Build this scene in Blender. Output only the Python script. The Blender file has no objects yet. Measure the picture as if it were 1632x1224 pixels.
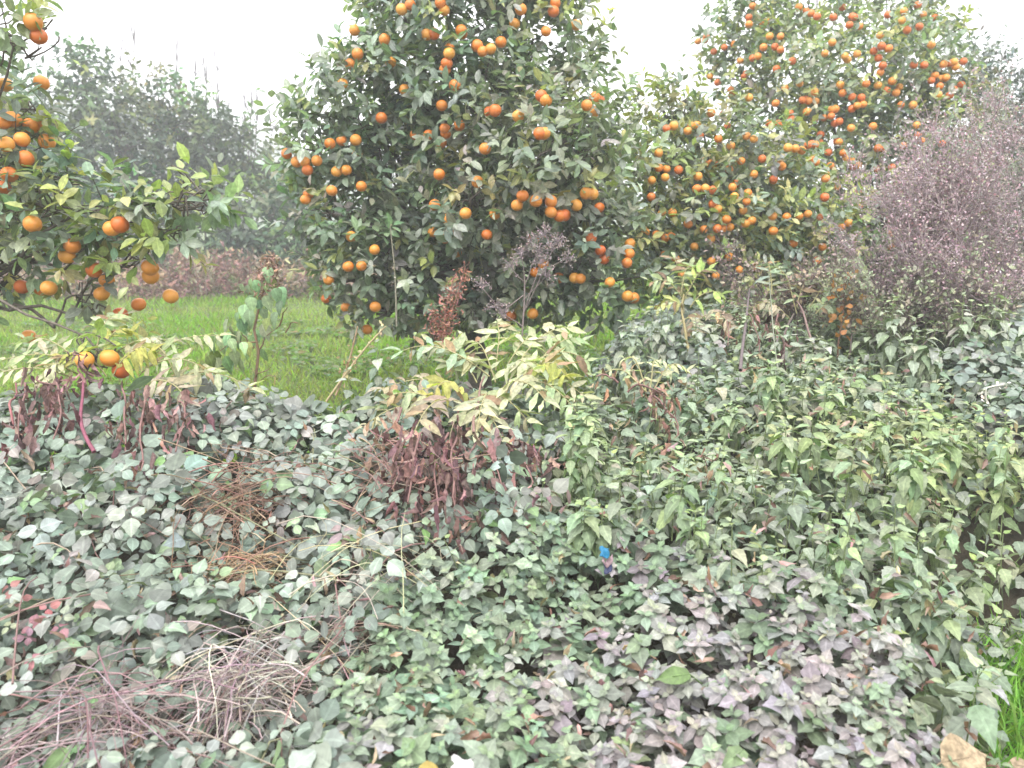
import bpy, math, random
import numpy as np
from mathutils import Vector

random.seed(7)
rng = np.random.default_rng(11)
R = math.radians
scn = bpy.context.scene
COL = scn.collection

# ------------------------------------------------------------------ camera
FPX, PITCH, EYE = 1233.0, R(12.9), 1.6
cam_d = bpy.data.cameras.new("camera")
cam = bpy.data.objects.new("camera", cam_d)
COL.objects.link(cam)
cam.location = (0, 0, EYE)
cam.rotation_euler = (R(90) - PITCH, 0, 0)
cam_d.sensor_width = 36.0
cam_d.lens = FPX / 1632.0 * 36.0
cam_d.clip_start, cam_d.clip_end = 0.05, 1000
cam_d.dof.use_dof = True
cam_d.dof.focus_distance = 3.3
cam_d.dof.aperture_fstop = 3.2
scn.camera = cam

# ------------------------------------------------------------------ light
SUN_EL, SUN_ROT = 58.0, 200.0
w = bpy.data.worlds.new("World")
scn.world = w
w.use_nodes = True
wn, wl = w.node_tree.nodes, w.node_tree.links
wn.clear()
sky = wn.new("ShaderNodeTexSky")
sky.sky_type = 'NISHITA'
sky.sun_disc = False
sky.sun_elevation, sky.sun_rotation = R(SUN_EL), R(SUN_ROT)
sky.dust_density, sky.air_density, sky.ozone_density = 4.0, 1.0, 1.0
bw = wn.new("ShaderNodeRGBToBW")
wl.new(sky.outputs[0], bw.inputs[0])
mixg = wn.new("ShaderNodeMixRGB")
mixg.inputs[0].default_value = 0.93
wl.new(sky.outputs[0], mixg.inputs[1])
wl.new(bw.outputs[0], mixg.inputs[2])
flat = wn.new("ShaderNodeMixRGB")           # overcast: an even white layer of cloud over the clear-sky gradient
flat.inputs[0].default_value = 0.8
wl.new(mixg.outputs[0], flat.inputs[1])
flat.inputs[2].default_value = (9.0, 9.0, 9.3, 1)
tcw = wn.new("ShaderNodeTexCoord"); sep = wn.new("ShaderNodeSeparateXYZ"); wl.new(tcw.outputs["Generated"], sep.inputs[0])
ov = wn.new("ShaderNodeMapRange")           # an overcast sky is brightest overhead
ov.inputs[1].default_value, ov.inputs[2].default_value, ov.inputs[3].default_value, ov.inputs[4].default_value = 0, 1, .62, 1.45
wl.new(sep.outputs["Z"], ov.inputs[0])
grad = wn.new("ShaderNodeVectorMath"); grad.operation = 'SCALE'
wl.new(flat.outputs[0], grad.inputs[0]); wl.new(ov.outputs[0], grad.inputs["Scale"])
bg = wn.new("ShaderNodeBackground")
bg.inputs[1].default_value = 0.15
wl.new(grad.outputs[0], bg.inputs[0])
wo = wn.new("ShaderNodeOutputWorld")
wl.new(bg.outputs[0], wo.inputs[0])

sd = bpy.data.lights.new("sun", 'SUN')
sun = bpy.data.objects.new("sun", sd)
COL.objects.link(sun)
sd.energy, sd.angle, sd.color = 1.3, R(25), (1.0, 0.97, 0.92)
_az = R(SUN_ROT)
sun.rotation_euler = Vector((-math.sin(_az) * math.cos(R(SUN_EL)), -math.cos(_az) * math.cos(R(SUN_EL)),
                             -math.sin(R(SUN_EL)))).to_track_quat('-Z', 'Y').to_euler()

scn.view_settings.view_transform = 'Standard'
scn.view_settings.look = 'None'
scn.view_settings.exposure = 1.45
scn.view_settings.gamma = 1.0
scn.render.engine = 'CYCLES'
scn.cycles.use_denoising = True
scn.cycles.max_bounces = 6
scn.cycles.diffuse_bounces = 4
scn.cycles.volume_bounces = 1

# ------------------------------------------------------------------ helpers
CT, ST = math.cos(PITCH), math.sin(PITCH)


def ray(px, py):
    rx, ry = (px - 816) / FPX, (612 - py) / FPX
    return np.array([rx, CT + ry * ST, -ST + ry * CT])


def at(px, py, d):
    """world point seen at photo pixel (px,py) lying d metres ahead"""
    r = ray(px, py)
    return np.array([0, 0, EYE]) + r * (d / r[1])


def proj(P):
    P = np.atleast_2d(P)
    y, z = P[:, 1], P[:, 2] - EYE
    dep = y * CT - z * ST
    return 816 + FPX * P[:, 0] / dep, 612 - FPX * (y * ST + z * CT) / dep


def nrm(a):
    return a / np.maximum(np.linalg.norm(a, axis=-1, keepdims=True), 1e-9)


def rnd(n):
    return nrm(rng.normal(size=(n, 3)))


def tag(o, label=None, cat=None, group=None, kind=None):
    if label: o['label'] = label
    if cat: o['category'] = cat
    if group: o['group'] = group
    if kind: o['kind'] = kind
    return o


def empty(name, loc, label, cat, group=None):
    o = bpy.data.objects.new(name, None)
    COL.objects.link(o)
    o.location = Vector([float(c) for c in loc])
    return tag(o, label, cat, group)


def link_mesh(name, V, F, mat, parent=None, smooth=True, tint=None):
    """V (n,3) world coordinates, F list of (index array (m,k)) blocks"""
    V = np.asarray(V, dtype=np.float32)
    if parent is not None:
        V = V - np.array(parent.location, dtype=np.float32)
    me = bpy.data.meshes.new(name)
    loops = np.concatenate([f.ravel() for f in F]).astype(np.int32)
    tot = np.concatenate([np.full(len(f), f.shape[1], np.int32) for f in F])
    start = np.concatenate([[0], np.cumsum(tot)[:-1]]).astype(np.int32)
    me.vertices.add(len(V)); me.vertices.foreach_set("co", V.ravel())
    me.loops.add(len(loops)); me.loops.foreach_set("vertex_index", loops)
    me.polygons.add(len(tot)); me.polygons.foreach_set("loop_start", start)
    me.polygons.foreach_set("loop_total", tot)
    me.polygons.foreach_set("use_smooth", np.full(len(tot), smooth, bool))
    if tint is not None:
        at_ = me.attributes.new("tint", 'FLOAT_COLOR', 'POINT')
        c = np.ones((len(V), 4), np.float32); c[:, :3] = tint
        at_.data.foreach_set("color", c.ravel())
    me.update(calc_edges=True)
    me.materials.append(mat)
    o = bpy.data.objects.new(name, me)
    COL.objects.link(o)
    if parent is not None: o.parent = parent
    return o


# ------------------------------------------------------------------ leaf templates
def leaf_tpl(ts, ws, droop=0.15, fold=0.12, wave=0.0, tooth=0.0, twist=0.0, curl=0.0):
    """unit leaf: base at origin, along +Y, blade normal +Z, folded along the midrib and drooping to its tip"""
    V, F3, F4 = [(0, 0, 0)], [], []
    prev = None
    n = len(ts)
    for i in range(1, n - 1):
        t, wd = ts[i], ws[i]
        if tooth: wd *= (1 + tooth * (1 if i % 2 else -1))
        z = -droop * t * t * 1.0
        y = t * (1 - 0.35 * droop * t)
        a = twist * t
        zl = z + fold * wd + wave * math.sin(5 * t + 1) * wd
        zr = z + fold * wd + wave * math.sin(6 * t + 3) * wd
        ww = wd * (1 - curl)
        zl += curl * wd * 0.9; zr += curl * wd * 0.9
        b = len(V)
        V += [(-ww * math.cos(a), y, zl - ww * math.sin(a)), (0, y, z), (ww * math.cos(a), y, zr + ww * math.sin(a))]
        if prev is None:
            F3 += [(0, b + 1, b), (0, b + 2, b + 1)]
        else:
            F4 += [(prev, prev + 1, b + 1, b), (prev + 1, prev + 2, b + 2, b + 1)]
        prev = b
    b = len(V)
    V.append((0, 1 - 0.35 * droop, -droop))
    F3 += [(prev, prev + 1, b), (prev + 1, prev + 2, b)]
    m = (len(V) - 2) // 3
    rib = np.array([0] + [1, 0, 1] * m + [0], float)
    alo = np.array([0] + [ts[1 + j // 3] for j in range(3 * m)] + [1], float)
    return np.array(V, float), np.array(F3, int).reshape(-1, 3), np.array(F4, int).reshape(-1, 4), rib, alo


def variants(n, ts, ws, dr, fo, wv=0.0, tooth=0.0, tw=0.0, curl=(0, 0)):
    return [leaf_tpl(ts, [x * random.uniform(.88, 1.12) for x in ws], random.uniform(*dr), random.uniform(*fo), wv * random.random(),
                     tooth, random.uniform(-tw, tw), random.uniform(*curl)) for _ in range(n)]


T5 = [0, .22, .5, .78, 1]
ORANGE_LEAF = variants(8, T5, [0, .17, .23, .15, 0], (-.02, .4), (.1, .55), tw=.3)
FAR_LEAF = variants(4, [0, .45, 1], [0, .26, 0], (0, .3), (.1, .4))
T7 = [0, .1, .27, .48, .68, .86, 1]
BRAMBLE_LEAF = variants(12, [0, .08, .22, .4, .58, .74, .88, 1], [0, .19, .32, .365, .31, .18, .05, 0], (.0, .5), (-.1, .35), .3, .06)
SMALL_LEAF = variants(12, [0, .08, .24, .45, .68, .86, 1], [0, .17, .32, .33, .21, .07, 0], (.0, .35), (-.02, .3), .22, .05)
T11 = [0, .06, .14, .24, .34, .44, .55, .66, .77, .89, 1]
NETTLE_LEAF = variants(8, T11, [0, .14, .235, .265, .27, .25, .21, .165, .11, .055, 0], (.1, .65), (.0, .35), .15, .1)
HEART_LEAF = variants(6, [0, .07, .2, .4, .62, .82, 1], [0, .19, .29, .28, .19, .085, 0], (.15, .6), (.05, .3), .15, .04)
LANCE_LEAF = variants(14, [0, .12, .32, .55, .8, 1], [0, .1, .155, .15, .085, 0], (-.1, .75), (-.1, .6), .6, .08, .8, (0, .35))
DEAD_LEAF = variants(10, [0, .15, .32, .5, .68, .85, 1], [0, .12, .2, .17, .2, .1, 0], (-.3, .9), (-1., 1.2), 1.2, .3, 1.8, (.1, .6))
FLAKE = variants(4, [0, .5, 1], [0, .28, 0], (-.2, .4), (-.3, .5), tw=.5)
BLADE = variants(6, [0, .3, .65, 1], [0, .035, .026, 0], (.0, .7), (.1, .5), tw=.6)


class Leaves:
    def __init__(s): s.items = []

    def add(s, tpl, P, Y, U, size, color, wid=1.0):
        """P,Y,U (n,3): base, axis direction, rough up; size (n,) ; color (n,3)"""
        n = len(P)
        if n == 0: return
        Y = nrm(Y); X = nrm(np.cross(Y, U)); Z = np.cross(X, Y)
        size = np.broadcast_to(np.asarray(size, float), (n,))
        color = np.broadcast_to(np.asarray(color, float), (n, 3))
        s.items.append((tpl, P, X * wid, Y, Z, size, color))

    def build(s, name, mat, parent=None):
        Vs, Cs, F3s, F4s, Rb, Al, off = [], [], [], [], [], [], 0
        for tpl, P, X, Y, Z, size, color in s.items:
            which = rng.integers(0, len(tpl), len(P))
            for k, (tv, t3, t4, rib, alo) in enumerate(tpl):
                m = np.nonzero(which == k)[0]
                if not len(m): continue
                M = np.stack([X[m], Y[m], Z[m]], 1) * size[m][:, None, None]
                V = np.einsum('vk,nkj->nvj', tv, M) + P[m][:, None, :]
                nv = len(tv)
                o = off + np.arange(len(m))[:, None, None] * nv
                F3s.append((t3[None] + o).reshape(-1, 3))
                if len(t4): F4s.append((t4[None] + o).reshape(-1, 4))
                Vs.append(V.reshape(-1, 3)); Cs.append(np.repeat(color[m], nv, 0)); Rb.append(np.tile(rib, len(m))); Al.append(np.tile(alo, len(m)))
                off += nv * len(m)
        F = [np.concatenate(F3s)]
        if F4s: F.append(np.concatenate(F4s))
        o = link_mesh(name, np.concatenate(Vs), F, mat, parent, True, np.concatenate(Cs))
        for nm, ar in (("rib", Rb), ("along", Al)):
            a_ = o.data.attributes.new(nm, 'FLOAT', 'POINT'); a_.data.foreach_set("value", np.concatenate(ar).astype(np.float32))
        return o


class Tubes:
    def __init__(s): s.V, s.F, s.C, s.off = [], [], [], 0

    def add(s, pts, r0, r1, color=(.1, .08, .06), k=5):
        pts = np.asarray(pts, float); n = len(pts)
        d = np.gradient(pts, axis=0); d = nrm(d)
        ref = np.array([0.31, 0.17, 0.93]) if abs(d[0][2]) < .9 else np.array([1., .1, 0])
        u = nrm(np.cross(d, ref)); v = np.cross(d, u)
        a = np.arange(k) * 2 * math.pi / k
        rad = np.linspace(r0, r1, n)[:, None, None]
        ring = pts[:, None, :] + rad * (np.cos(a)[None, :, None] * u[:, None, :] + np.sin(a)[None, :, None] * v[:, None, :])
        s.V.append(ring.reshape(-1, 3)); s.C.append(np.tile(np.asarray(color, float), (n * k, 1)))
        i = np.arange(n - 1)[:, None] * k; j = np.arange(k)[None, :]; j2 = (j + 1) % k
        s.F.append(np.stack([i + j, i + j2, i + k + j2, i + k + j], -1).reshape(-1, 4) + s.off)
        s.off += n * k

    def build(s, name, mat, parent=None):
        return link_mesh(name, np.concatenate(s.V), [np.concatenate(s.F)], mat, parent, True, np.concatenate(s.C))


def curve(a, b, sag=0.0, wob=0.0, n=7):
    t = np.linspace(0, 1, n)[:, None]
    p = np.asarray(a) * (1 - t) + np.asarray(b) * t
    p[:, 2] += (sag * 4 * t * (1 - t))[:, 0]
    if wob:
        for k_ in (1, 2, 3):
            p = p + np.sin(math.pi * k_ * t) * rng.normal(size=(1, 3)) * wob * 1.3 / k_
    return p


def jitter(base, n, v=.18, hue=.08):
    base = np.asarray(base, float)
    c = np.broadcast_to(base, (n, 3)) * (1 + rng.normal(size=(n, 1)) * v) * (1 + rng.normal(size=(n, 3)) * hue)
    return np.clip(c, .004, .8)


def pick(cols, wts, n):
    cols = np.array(cols, float); wts = np.array(wts, float); wts /= wts.sum()
    return cols[rng.choice(len(cols), n, p=wts)]


def sstep(a, b, x):
    t = np.clip((x - a) / (b - a), 0, 1)
    return t * t * (3 - 2 * t)


_ph = rng.uniform(0, 6.28, (16, 2)); _an = rng.uniform(0, 6.28, 16)


def lump(x, y, f, k=0):
    s = 0
    for i in range(5):
        a = _an[(i + k) % 16]; ff = f * (1 + .37 * i)
        s = s + np.sin((x * math.cos(a) + y * math.sin(a)) * ff + _ph[(i + k) % 16, 0]) * np.sin((-x * math.sin(a) + y * math.cos(a)) * ff * .9 + _ph[(i + k) % 16, 1]) / (1 + .4 * i)
    return s / 2.0


# ------------------------------------------------------------------ materials
def nodes(name):
    m = bpy.data.materials.new(name); m.use_nodes = True
    nt = m.node_tree; nt.nodes.clear()
    return m, nt.nodes, nt.links


def leaf_mat(name, rough=.45, spec=.5, trans=.25, back=(1.15, 1.2, 1.1), blot=.25, scale=60, vein=0, nv=9):
    m, N, L = nodes(name)
    out = N.new("ShaderNodeOutputMaterial")
    a = N.new("ShaderNodeAttribute"); a.attribute_name = "tint"
    tc = N.new("ShaderNodeTexCoord")
    nz = N.new("ShaderNodeTexNoise"); nz.inputs["Scale"].default_value = scale; nz.inputs["Detail"].default_value = 3
    L.new(tc.outputs["Object"], nz.inputs["Vector"])
    mr = N.new("ShaderNodeMapRange"); mr.inputs[1].default_value = .3; mr.inputs[2].default_value = .7
    mr.inputs[3].default_value = 1 - blot; mr.inputs[4].default_value = 1 + blot
    L.new(nz.outputs[0], mr.inputs[0])
    mul = N.new("ShaderNodeVectorMath"); mul.operation = 'SCALE'
    L.new(a.outputs["Color"], mul.inputs[0]); L.new(mr.outputs[0], mul.inputs["Scale"])
    if vein:      # pale midrib and side veins running up to the margin
        ar = N.new("ShaderNodeAttribute"); ar.attribute_name = "rib"
        al = N.new("ShaderNodeAttribute"); al.attribute_name = "along"

        def mth(op, a_, b_):
            q = N.new("ShaderNodeMath"); q.operation = op
            for i_, v in enumerate((a_, b_)):
                if v is None: continue
                if isinstance(v, (int, float)): q.inputs[i_].default_value = v
                else: L.new(v, q.inputs[i_])
            return q.outputs[0]
        mid = mth('GREATER_THAN', mth('SUBTRACT', .13, ar.outputs["Fac"]), 0)
        ph = mth('ABSOLUTE', mth('SINE', mth('MULTIPLY', mth('SUBTRACT', al.outputs["Fac"], mth('MULTIPLY', ar.outputs["Fac"], .16)), nv * 3.14), None), None)
        side = mth('MULTIPLY', mth('POWER', mth('SUBTRACT', 1, ph), 4), .6)
        sc_ = mth('ADD', 1 - vein * .2, mth('MULTIPLY', mth('MAXIMUM', mid, side), vein))
        m2 = N.new("ShaderNodeVectorMath"); m2.operation = 'SCALE'
        L.new(mul.outputs[0], m2.inputs[0]); L.new(sc_, m2.inputs["Scale"]); mul = m2
    bk = N.new("ShaderNodeVectorMath"); bk.operation = 'MULTIPLY'; bk.inputs[1].default_value = back
    L.new(mul.outputs[0], bk.inputs[0])
    ge = N.new("ShaderNodeNewGeometry")
    mx = N.new("ShaderNodeMixRGB")
    L.new(ge.outputs["Backfacing"], mx.inputs[0]); L.new(mul.outputs[0], mx.inputs[1]); L.new(bk.outputs[0], mx.inputs[2])
    p = N.new("ShaderNodeBsdfPrincipled")
    p.inputs["Roughness"].default_value = rough
    p.inputs["Specular IOR Level"].default_value = spec
    L.new(mx.outputs[0], p.inputs["Base Color"])
    bp = N.new("ShaderNodeBump"); bp.inputs["Strength"].default_value = .25; bp.inputs["Distance"].default_value = .003
    L.new(nz.outputs[0], bp.inputs["Height"]); L.new(bp.outputs[0], p.inputs["Normal"])
    if trans:
        t = N.new("ShaderNodeBsdfTranslucent")
        tcx = N.new("ShaderNodeVectorMath"); tcx.operation = 'MULTIPLY'; tcx.inputs[1].default_value = (1.1, 1.3, .6)
        L.new(mx.outputs[0], tcx.inputs[0]); L.new(tcx.outputs[0], t.inputs[0])
        ms = N.new("ShaderNodeMixShader"); ms.inputs[0].default_value = trans
        L.new(p.outputs[0], ms.inputs[1]); L.new(t.outputs[0], ms.inputs[2]); L.new(ms.outputs[0], out.inputs[0])
    else:
        L.new(p.outputs[0], out.inputs[0])
    return m


M_ORLEAF = leaf_mat("orange_tree_leaf", .38, .5, .3, vein=.25)
M_FARLEAF = leaf_mat("far_tree_leaf", .55, .3, .2)
M_BRAMBLE = leaf_mat("bramble_leaf", .5, .5, .15, scale=45, vein=.3)
M_HERB = leaf_mat("herb_leaf", .55, .4, .18, scale=70, vein=.3, nv=7)
M_PALE = leaf_mat("pale_leaf", .6, .3, .3, blot=.3, vein=.2)
M_DEAD = leaf_mat("dead_leaf", .8, .15, .08, back=(1.2, 1.15, 1.1), blot=.4, scale=90)
M_GRASS = leaf_mat("grass_blade", .8, .1, .4, blot=.15)
M_WOOD = leaf_mat("bark", .85, .2, 0, blot=.4, scale=50)
M_STRAW = leaf_mat("dry_stem", .75, .25, 0, blot=.2)


def orange_mat():
    m, N, L = nodes("orange_peel")
    out = N.new("ShaderNodeOutputMaterial"); p = N.new("ShaderNodeBsdfPrincipled")
    oi = N.new("ShaderNodeObjectInfo")
    rmp = N.new("ShaderNodeValToRGB")
    rmp.color_ramp.elements[0].color = (.45, .09, .01, 1); rmp.color_ramp.elements[1].color = (.58, .26, .04, 1)
    e = rmp.color_ramp.elements.new(.4); e.color = (.54, .175, .018, 1)
    L.new(oi.outputs["Random"], rmp.inputs[0])
    tc = N.new("ShaderNodeTexCoord")
    nz = N.new("ShaderNodeTexNoise"); nz.inputs["Scale"].default_value = 25; nz.inputs["Detail"].default_value = 4
    L.new(tc.outputs["Object"], nz.inputs["Vector"])
    hs = N.new("ShaderNodeHueSaturation"); L.new(rmp.outputs[0], hs.inputs["Color"])
    mr = N.new("ShaderNodeMapRange"); mr.inputs[3].default_value = .8; mr.inputs[4].default_value = 1.2
    L.new(nz.outputs[0], mr.inputs[0]); L.new(mr.outputs[0], hs.inputs["Value"])
    L.new(hs.outputs[0], p.inputs["Base Color"])
    p.inputs["Roughness"].default_value = .45
    n2 = N.new("ShaderNodeTexNoise"); n2.inputs["Scale"].default_value = 350
    L.new(tc.outputs["Object"], n2.inputs["Vector"])
    bp = N.new("ShaderNodeBump"); bp.inputs["Strength"].default_value = .3; bp.inputs["Distance"].default_value = .002
    L.new(n2.outputs[0], bp.inputs["Height"]); L.new(bp.outputs[0], p.inputs["Normal"])
    L.new(p.outputs[0], out.inputs[0])
    return m


M_ORANGE = orange_mat()


def noise_mat(name, c1, c2, c3, scale=3, rough=.9, bump=.5):
    m, N, L = nodes(name)
    out = N.new("ShaderNodeOutputMaterial"); p = N.new("ShaderNodeBsdfPrincipled")
    tc = N.new("ShaderNodeTexCoord")
    nz = N.new("ShaderNodeTexNoise"); nz.inputs["Scale"].default_value = scale; nz.inputs["Detail"].default_value = 8
    nz.inputs["Roughness"].default_value = .7
    L.new(tc.outputs["Object"], nz.inputs["Vector"])
    r = N.new("ShaderNodeValToRGB")
    r.color_ramp.elements[0].position = .33; r.color_ramp.elements[1].position = .68
    r.color_ramp.elements[0].color = (*c1, 1); r.color_ramp.elements[1].color = (*c3, 1)
    e = r.color_ramp.elements.new(.5); e.color = (*c2, 1)
    L.new(nz.outputs[0], r.inputs[0]); L.new(r.outputs[0], p.inputs["Base Color"])
    p.inputs["Roughness"].default_value = rough
    p.inputs["Specular IOR Level"].default_value = .2
    bp = N.new("ShaderNodeBump"); bp.inputs["Strength"].default_value = bump; bp.inputs["Distance"].default_value = .05
    L.new(nz.outputs[0], bp.inputs["Height"]); L.new(bp.outputs[0], p.inputs["Normal"])
    L.new(p.outputs[0], out.inputs[0])
    return m


M_SOIL = noise_mat("soil_and_turf", (.05, .045, .03), (.07, .1, .03), (.1, .16, .045), 2.5)
M_LITTER = noise_mat("leaf_litter", (.035, .03, .022), (.06, .05, .035), (.1, .08, .055), 14)
M_HILL = noise_mat("wooded_hillside", (.03, .045, .03), (.06, .08, .05), (.13, .12, .1), .35, bump=1)
M_PLASTIC = noise_mat("blue_plastic", (.01, .09, .18), (.015, .12, .22), (.03, .14, .24), 30, .4, .1)
M_NAVY = noise_mat("navy_plastic", (.02, .025, .06), (.03, .035, .08), (.05, .055, .1), 30, .4, .1)
M_PINK = noise_mat("pink_plastic", (.2, .13, .15), (.24, .165, .18), (.28, .21, .22), 20, .5, .1)
M_PAPER = noise_mat("white_paper", (.4, .38, .37), (.47, .46, .45), (.52, .51, .5), 12, .8, .2)


# ------------------------------------------------------------------ the hedge bank and the ground
def Hc(x, y):
    """top of the leaf cover on the bank (metres above the orchard)"""
    right = sstep(.15, 1.0, x + .12 * np.sin(y * 3))
    up = .22 + .51 * sstep(.8, 3.3, y)
    back_l = 1 - sstep(3.45, 3.95, y + .1 * np.sin(x * 5))
    back_r = 1 - sstep(5.6, 6.4, y)
    back = back_l * (1 - right) + back_r * right
    up = up + (.05 * sstep(2, 3.2, y) + .12) * right * sstep(3.2, 5.0, y) + .10 * sstep(2.2, 3.6, x) * sstep(3.5, 5, y)
    corner = sstep(1.0, 1.3, x - .42 * (y - 1.6)) * (1 - sstep(2.3, 2.9, y))
    h = up * back * (1 - .8 * corner)
    l = lump(x, y, 3.6) * .085 + lump(x, y, 8, 5) * .05
    return h + l * np.clip(h * 3, 0, 1)


def atf(px, py, d, gap=.05):
    """like at(), but never inside the leaf cover: the first point where the sight line meets it, less a gap"""
    ds = np.linspace(1.0, d, 120); r = ray(px, py)
    Q = np.array([0, 0, EYE]) + r[None] * (ds / r[1])[:, None]
    h = np.nonzero(Q[:, 2] < Hc(Q[:, 0], Q[:, 1]) + .03)[0]
    return at(px, py, ds[h[0]] - gap) if len(h) else at(px, py, d)


def ground_z(x, y):
    return np.maximum(Hc(x, y) - .30, 0) * .9 + .012 * np.sin(x * 2.1) * np.sin(y * 1.7)


def axis_vals(a, b, near0, near1, fine, coarse_n):
    return np.unique(np.round(np.concatenate([np.linspace(a, near0, coarse_n), np.arange(near0, near1, fine), np.linspace(near1, b, coarse_n)]), 4))


gx = axis_vals(-200, 200, -5, 6, .1, 26); gy = axis_vals(-60, 300, -.5, 8, .1, 30)
X, Y = np.meshgrid(gx, gy)
GV = np.stack([X, Y, ground_z(X, Y)], -1).reshape(-1, 3)
nx, ny = len(gx), len(gy)
i = (np.arange(ny - 1)[:, None] * nx + np.arange(nx - 1)[None]).ravel()
ground = link_mesh("ground", GV, [np.stack([i, i + 1, i + nx + 1, i + nx], -1)], M_SOIL)
ground.data.materials.append(M_LITTER)
_c = GV[np.stack([i, i + 1, i + nx + 1, i + nx], -1)].mean(1)
ground.data.polygons.foreach_set("material_index", (Hc(_c[:, 0], _c[:, 1]) > .1).astype(np.int32))
tag(ground, "green orchard floor and soil bank under the weeds", "ground", kind='structure')

hx = np.linspace(-150, 110, 120); hy = np.linspace(80, 150, 30)
X, Y = np.meshgrid(hx, hy)
ridge = np.interp(hx, [-150, -95, -70, -52, -40, -33, -27, -15, 0, 110], [20, 20, 19, 16.5, 12, 10.5, 9.5, 7, 4, 2])
Z = ridge[None, :] * np.sin(np.clip((Y - 80) / 55, 0, 1) * 1.57) + (lump(X, Y, .25) * 1.2 + lump(X, Y, .9, 3) * .5)
nx, ny = len(hx), len(hy)
i = (np.arange(ny - 1)[:, None] * nx + np.arange(nx - 1)[None]).ravel()
tag(link_mesh("hill", np.stack([X, Y, Z - 1], -1).reshape(-1, 3), [np.stack([i, i + 1, i + nx + 1, i + nx], -1)], M_HILL),
    "misty wooded hillside behind the far orchard trees", "hill", kind='structure')


# ------------------------------------------------------------------ fruit
def fruit_mesh():
    V, F3, F4 = [], [], []
    nu, nv = 16, 10
    V.append((0, 0, .955))
    for j in range(1, nv):
        th = math.pi * j / nv
        for k in range(nu):
            a = 2 * math.pi * k / nu
            rr = math.sin(th) * (1 + .012 * math.sin(3 * a))
            V.append((rr * math.cos(a), rr * math.sin(a), .96 * math.cos(th) - (.03 if j == 1 else 0)))
    V.append((0, 0, -.94))
    e = len(V) - 1
    for k in range(nu):
        F3.append((0, 1 + k, 1 + (k + 1) % nu))
        b = 1 + (nv - 2) * nu
        F3.append((e, b + (k + 1) % nu, b + k))
        for j in range(nv - 2):
            a0, a1 = 1 + j * nu, 1 + (j + 1) * nu
            F4.append((a0 + k, a1 + k, a1 + (k + 1) % nu, a0 + (k + 1) % nu))
    me = link_mesh("orange", np.array(V), [np.array(F3), np.array(F4)], M_ORANGE)
    d = me.data
    bpy.data.objects.remove(me)
    return d


FRUIT = fruit_mesh()


def add_fruit(root, pos, r):
    o = bpy.data.objects.new("orange", FRUIT)
    COL.objects.link(o)
    o.parent = root
    o.location = Vector([float(c) for c in pos]) - root.location
    s = r * random.uniform(.93, 1.06)
    o.scale = (s, s * random.uniform(.97, 1.02), s * random.uniform(.94, 1.04))
    o.rotation_euler = (random.uniform(-.5, .5), random.uniform(-.5, .5), random.uniform(0, 6))
    return o


# ------------------------------------------------------------------ trees
def clump_world(cl, rs=1.0):
    out = []
    for (px, py, d, r) in cl:
        c = at(px, py, d)
        dist = d * CT + (EYE - c[2]) * ST
        out.append((c, r / FPX * dist * rs))
    return out


def first_hit(cw, px, py, default):
    rr = ray(px, py); rr = rr / np.linalg.norm(rr); o = np.array([0, 0, EYE])
    best = None
    for c, r in cw:
        oc = o - c; b = oc @ rr; q = b * b - (oc @ oc - r * r)
        if q > 0:
            t = -b - math.sqrt(q)
            if best is None or t < best: best = t
    if best is None:
        # nearest clump, beside its rim
        best = min(((np.linalg.norm(np.cross(c - o, rr)) - r, (c - o) @ rr) for c, r in cw), key=lambda q: q[0])[1]
    return o + rr * best, rr


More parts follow.
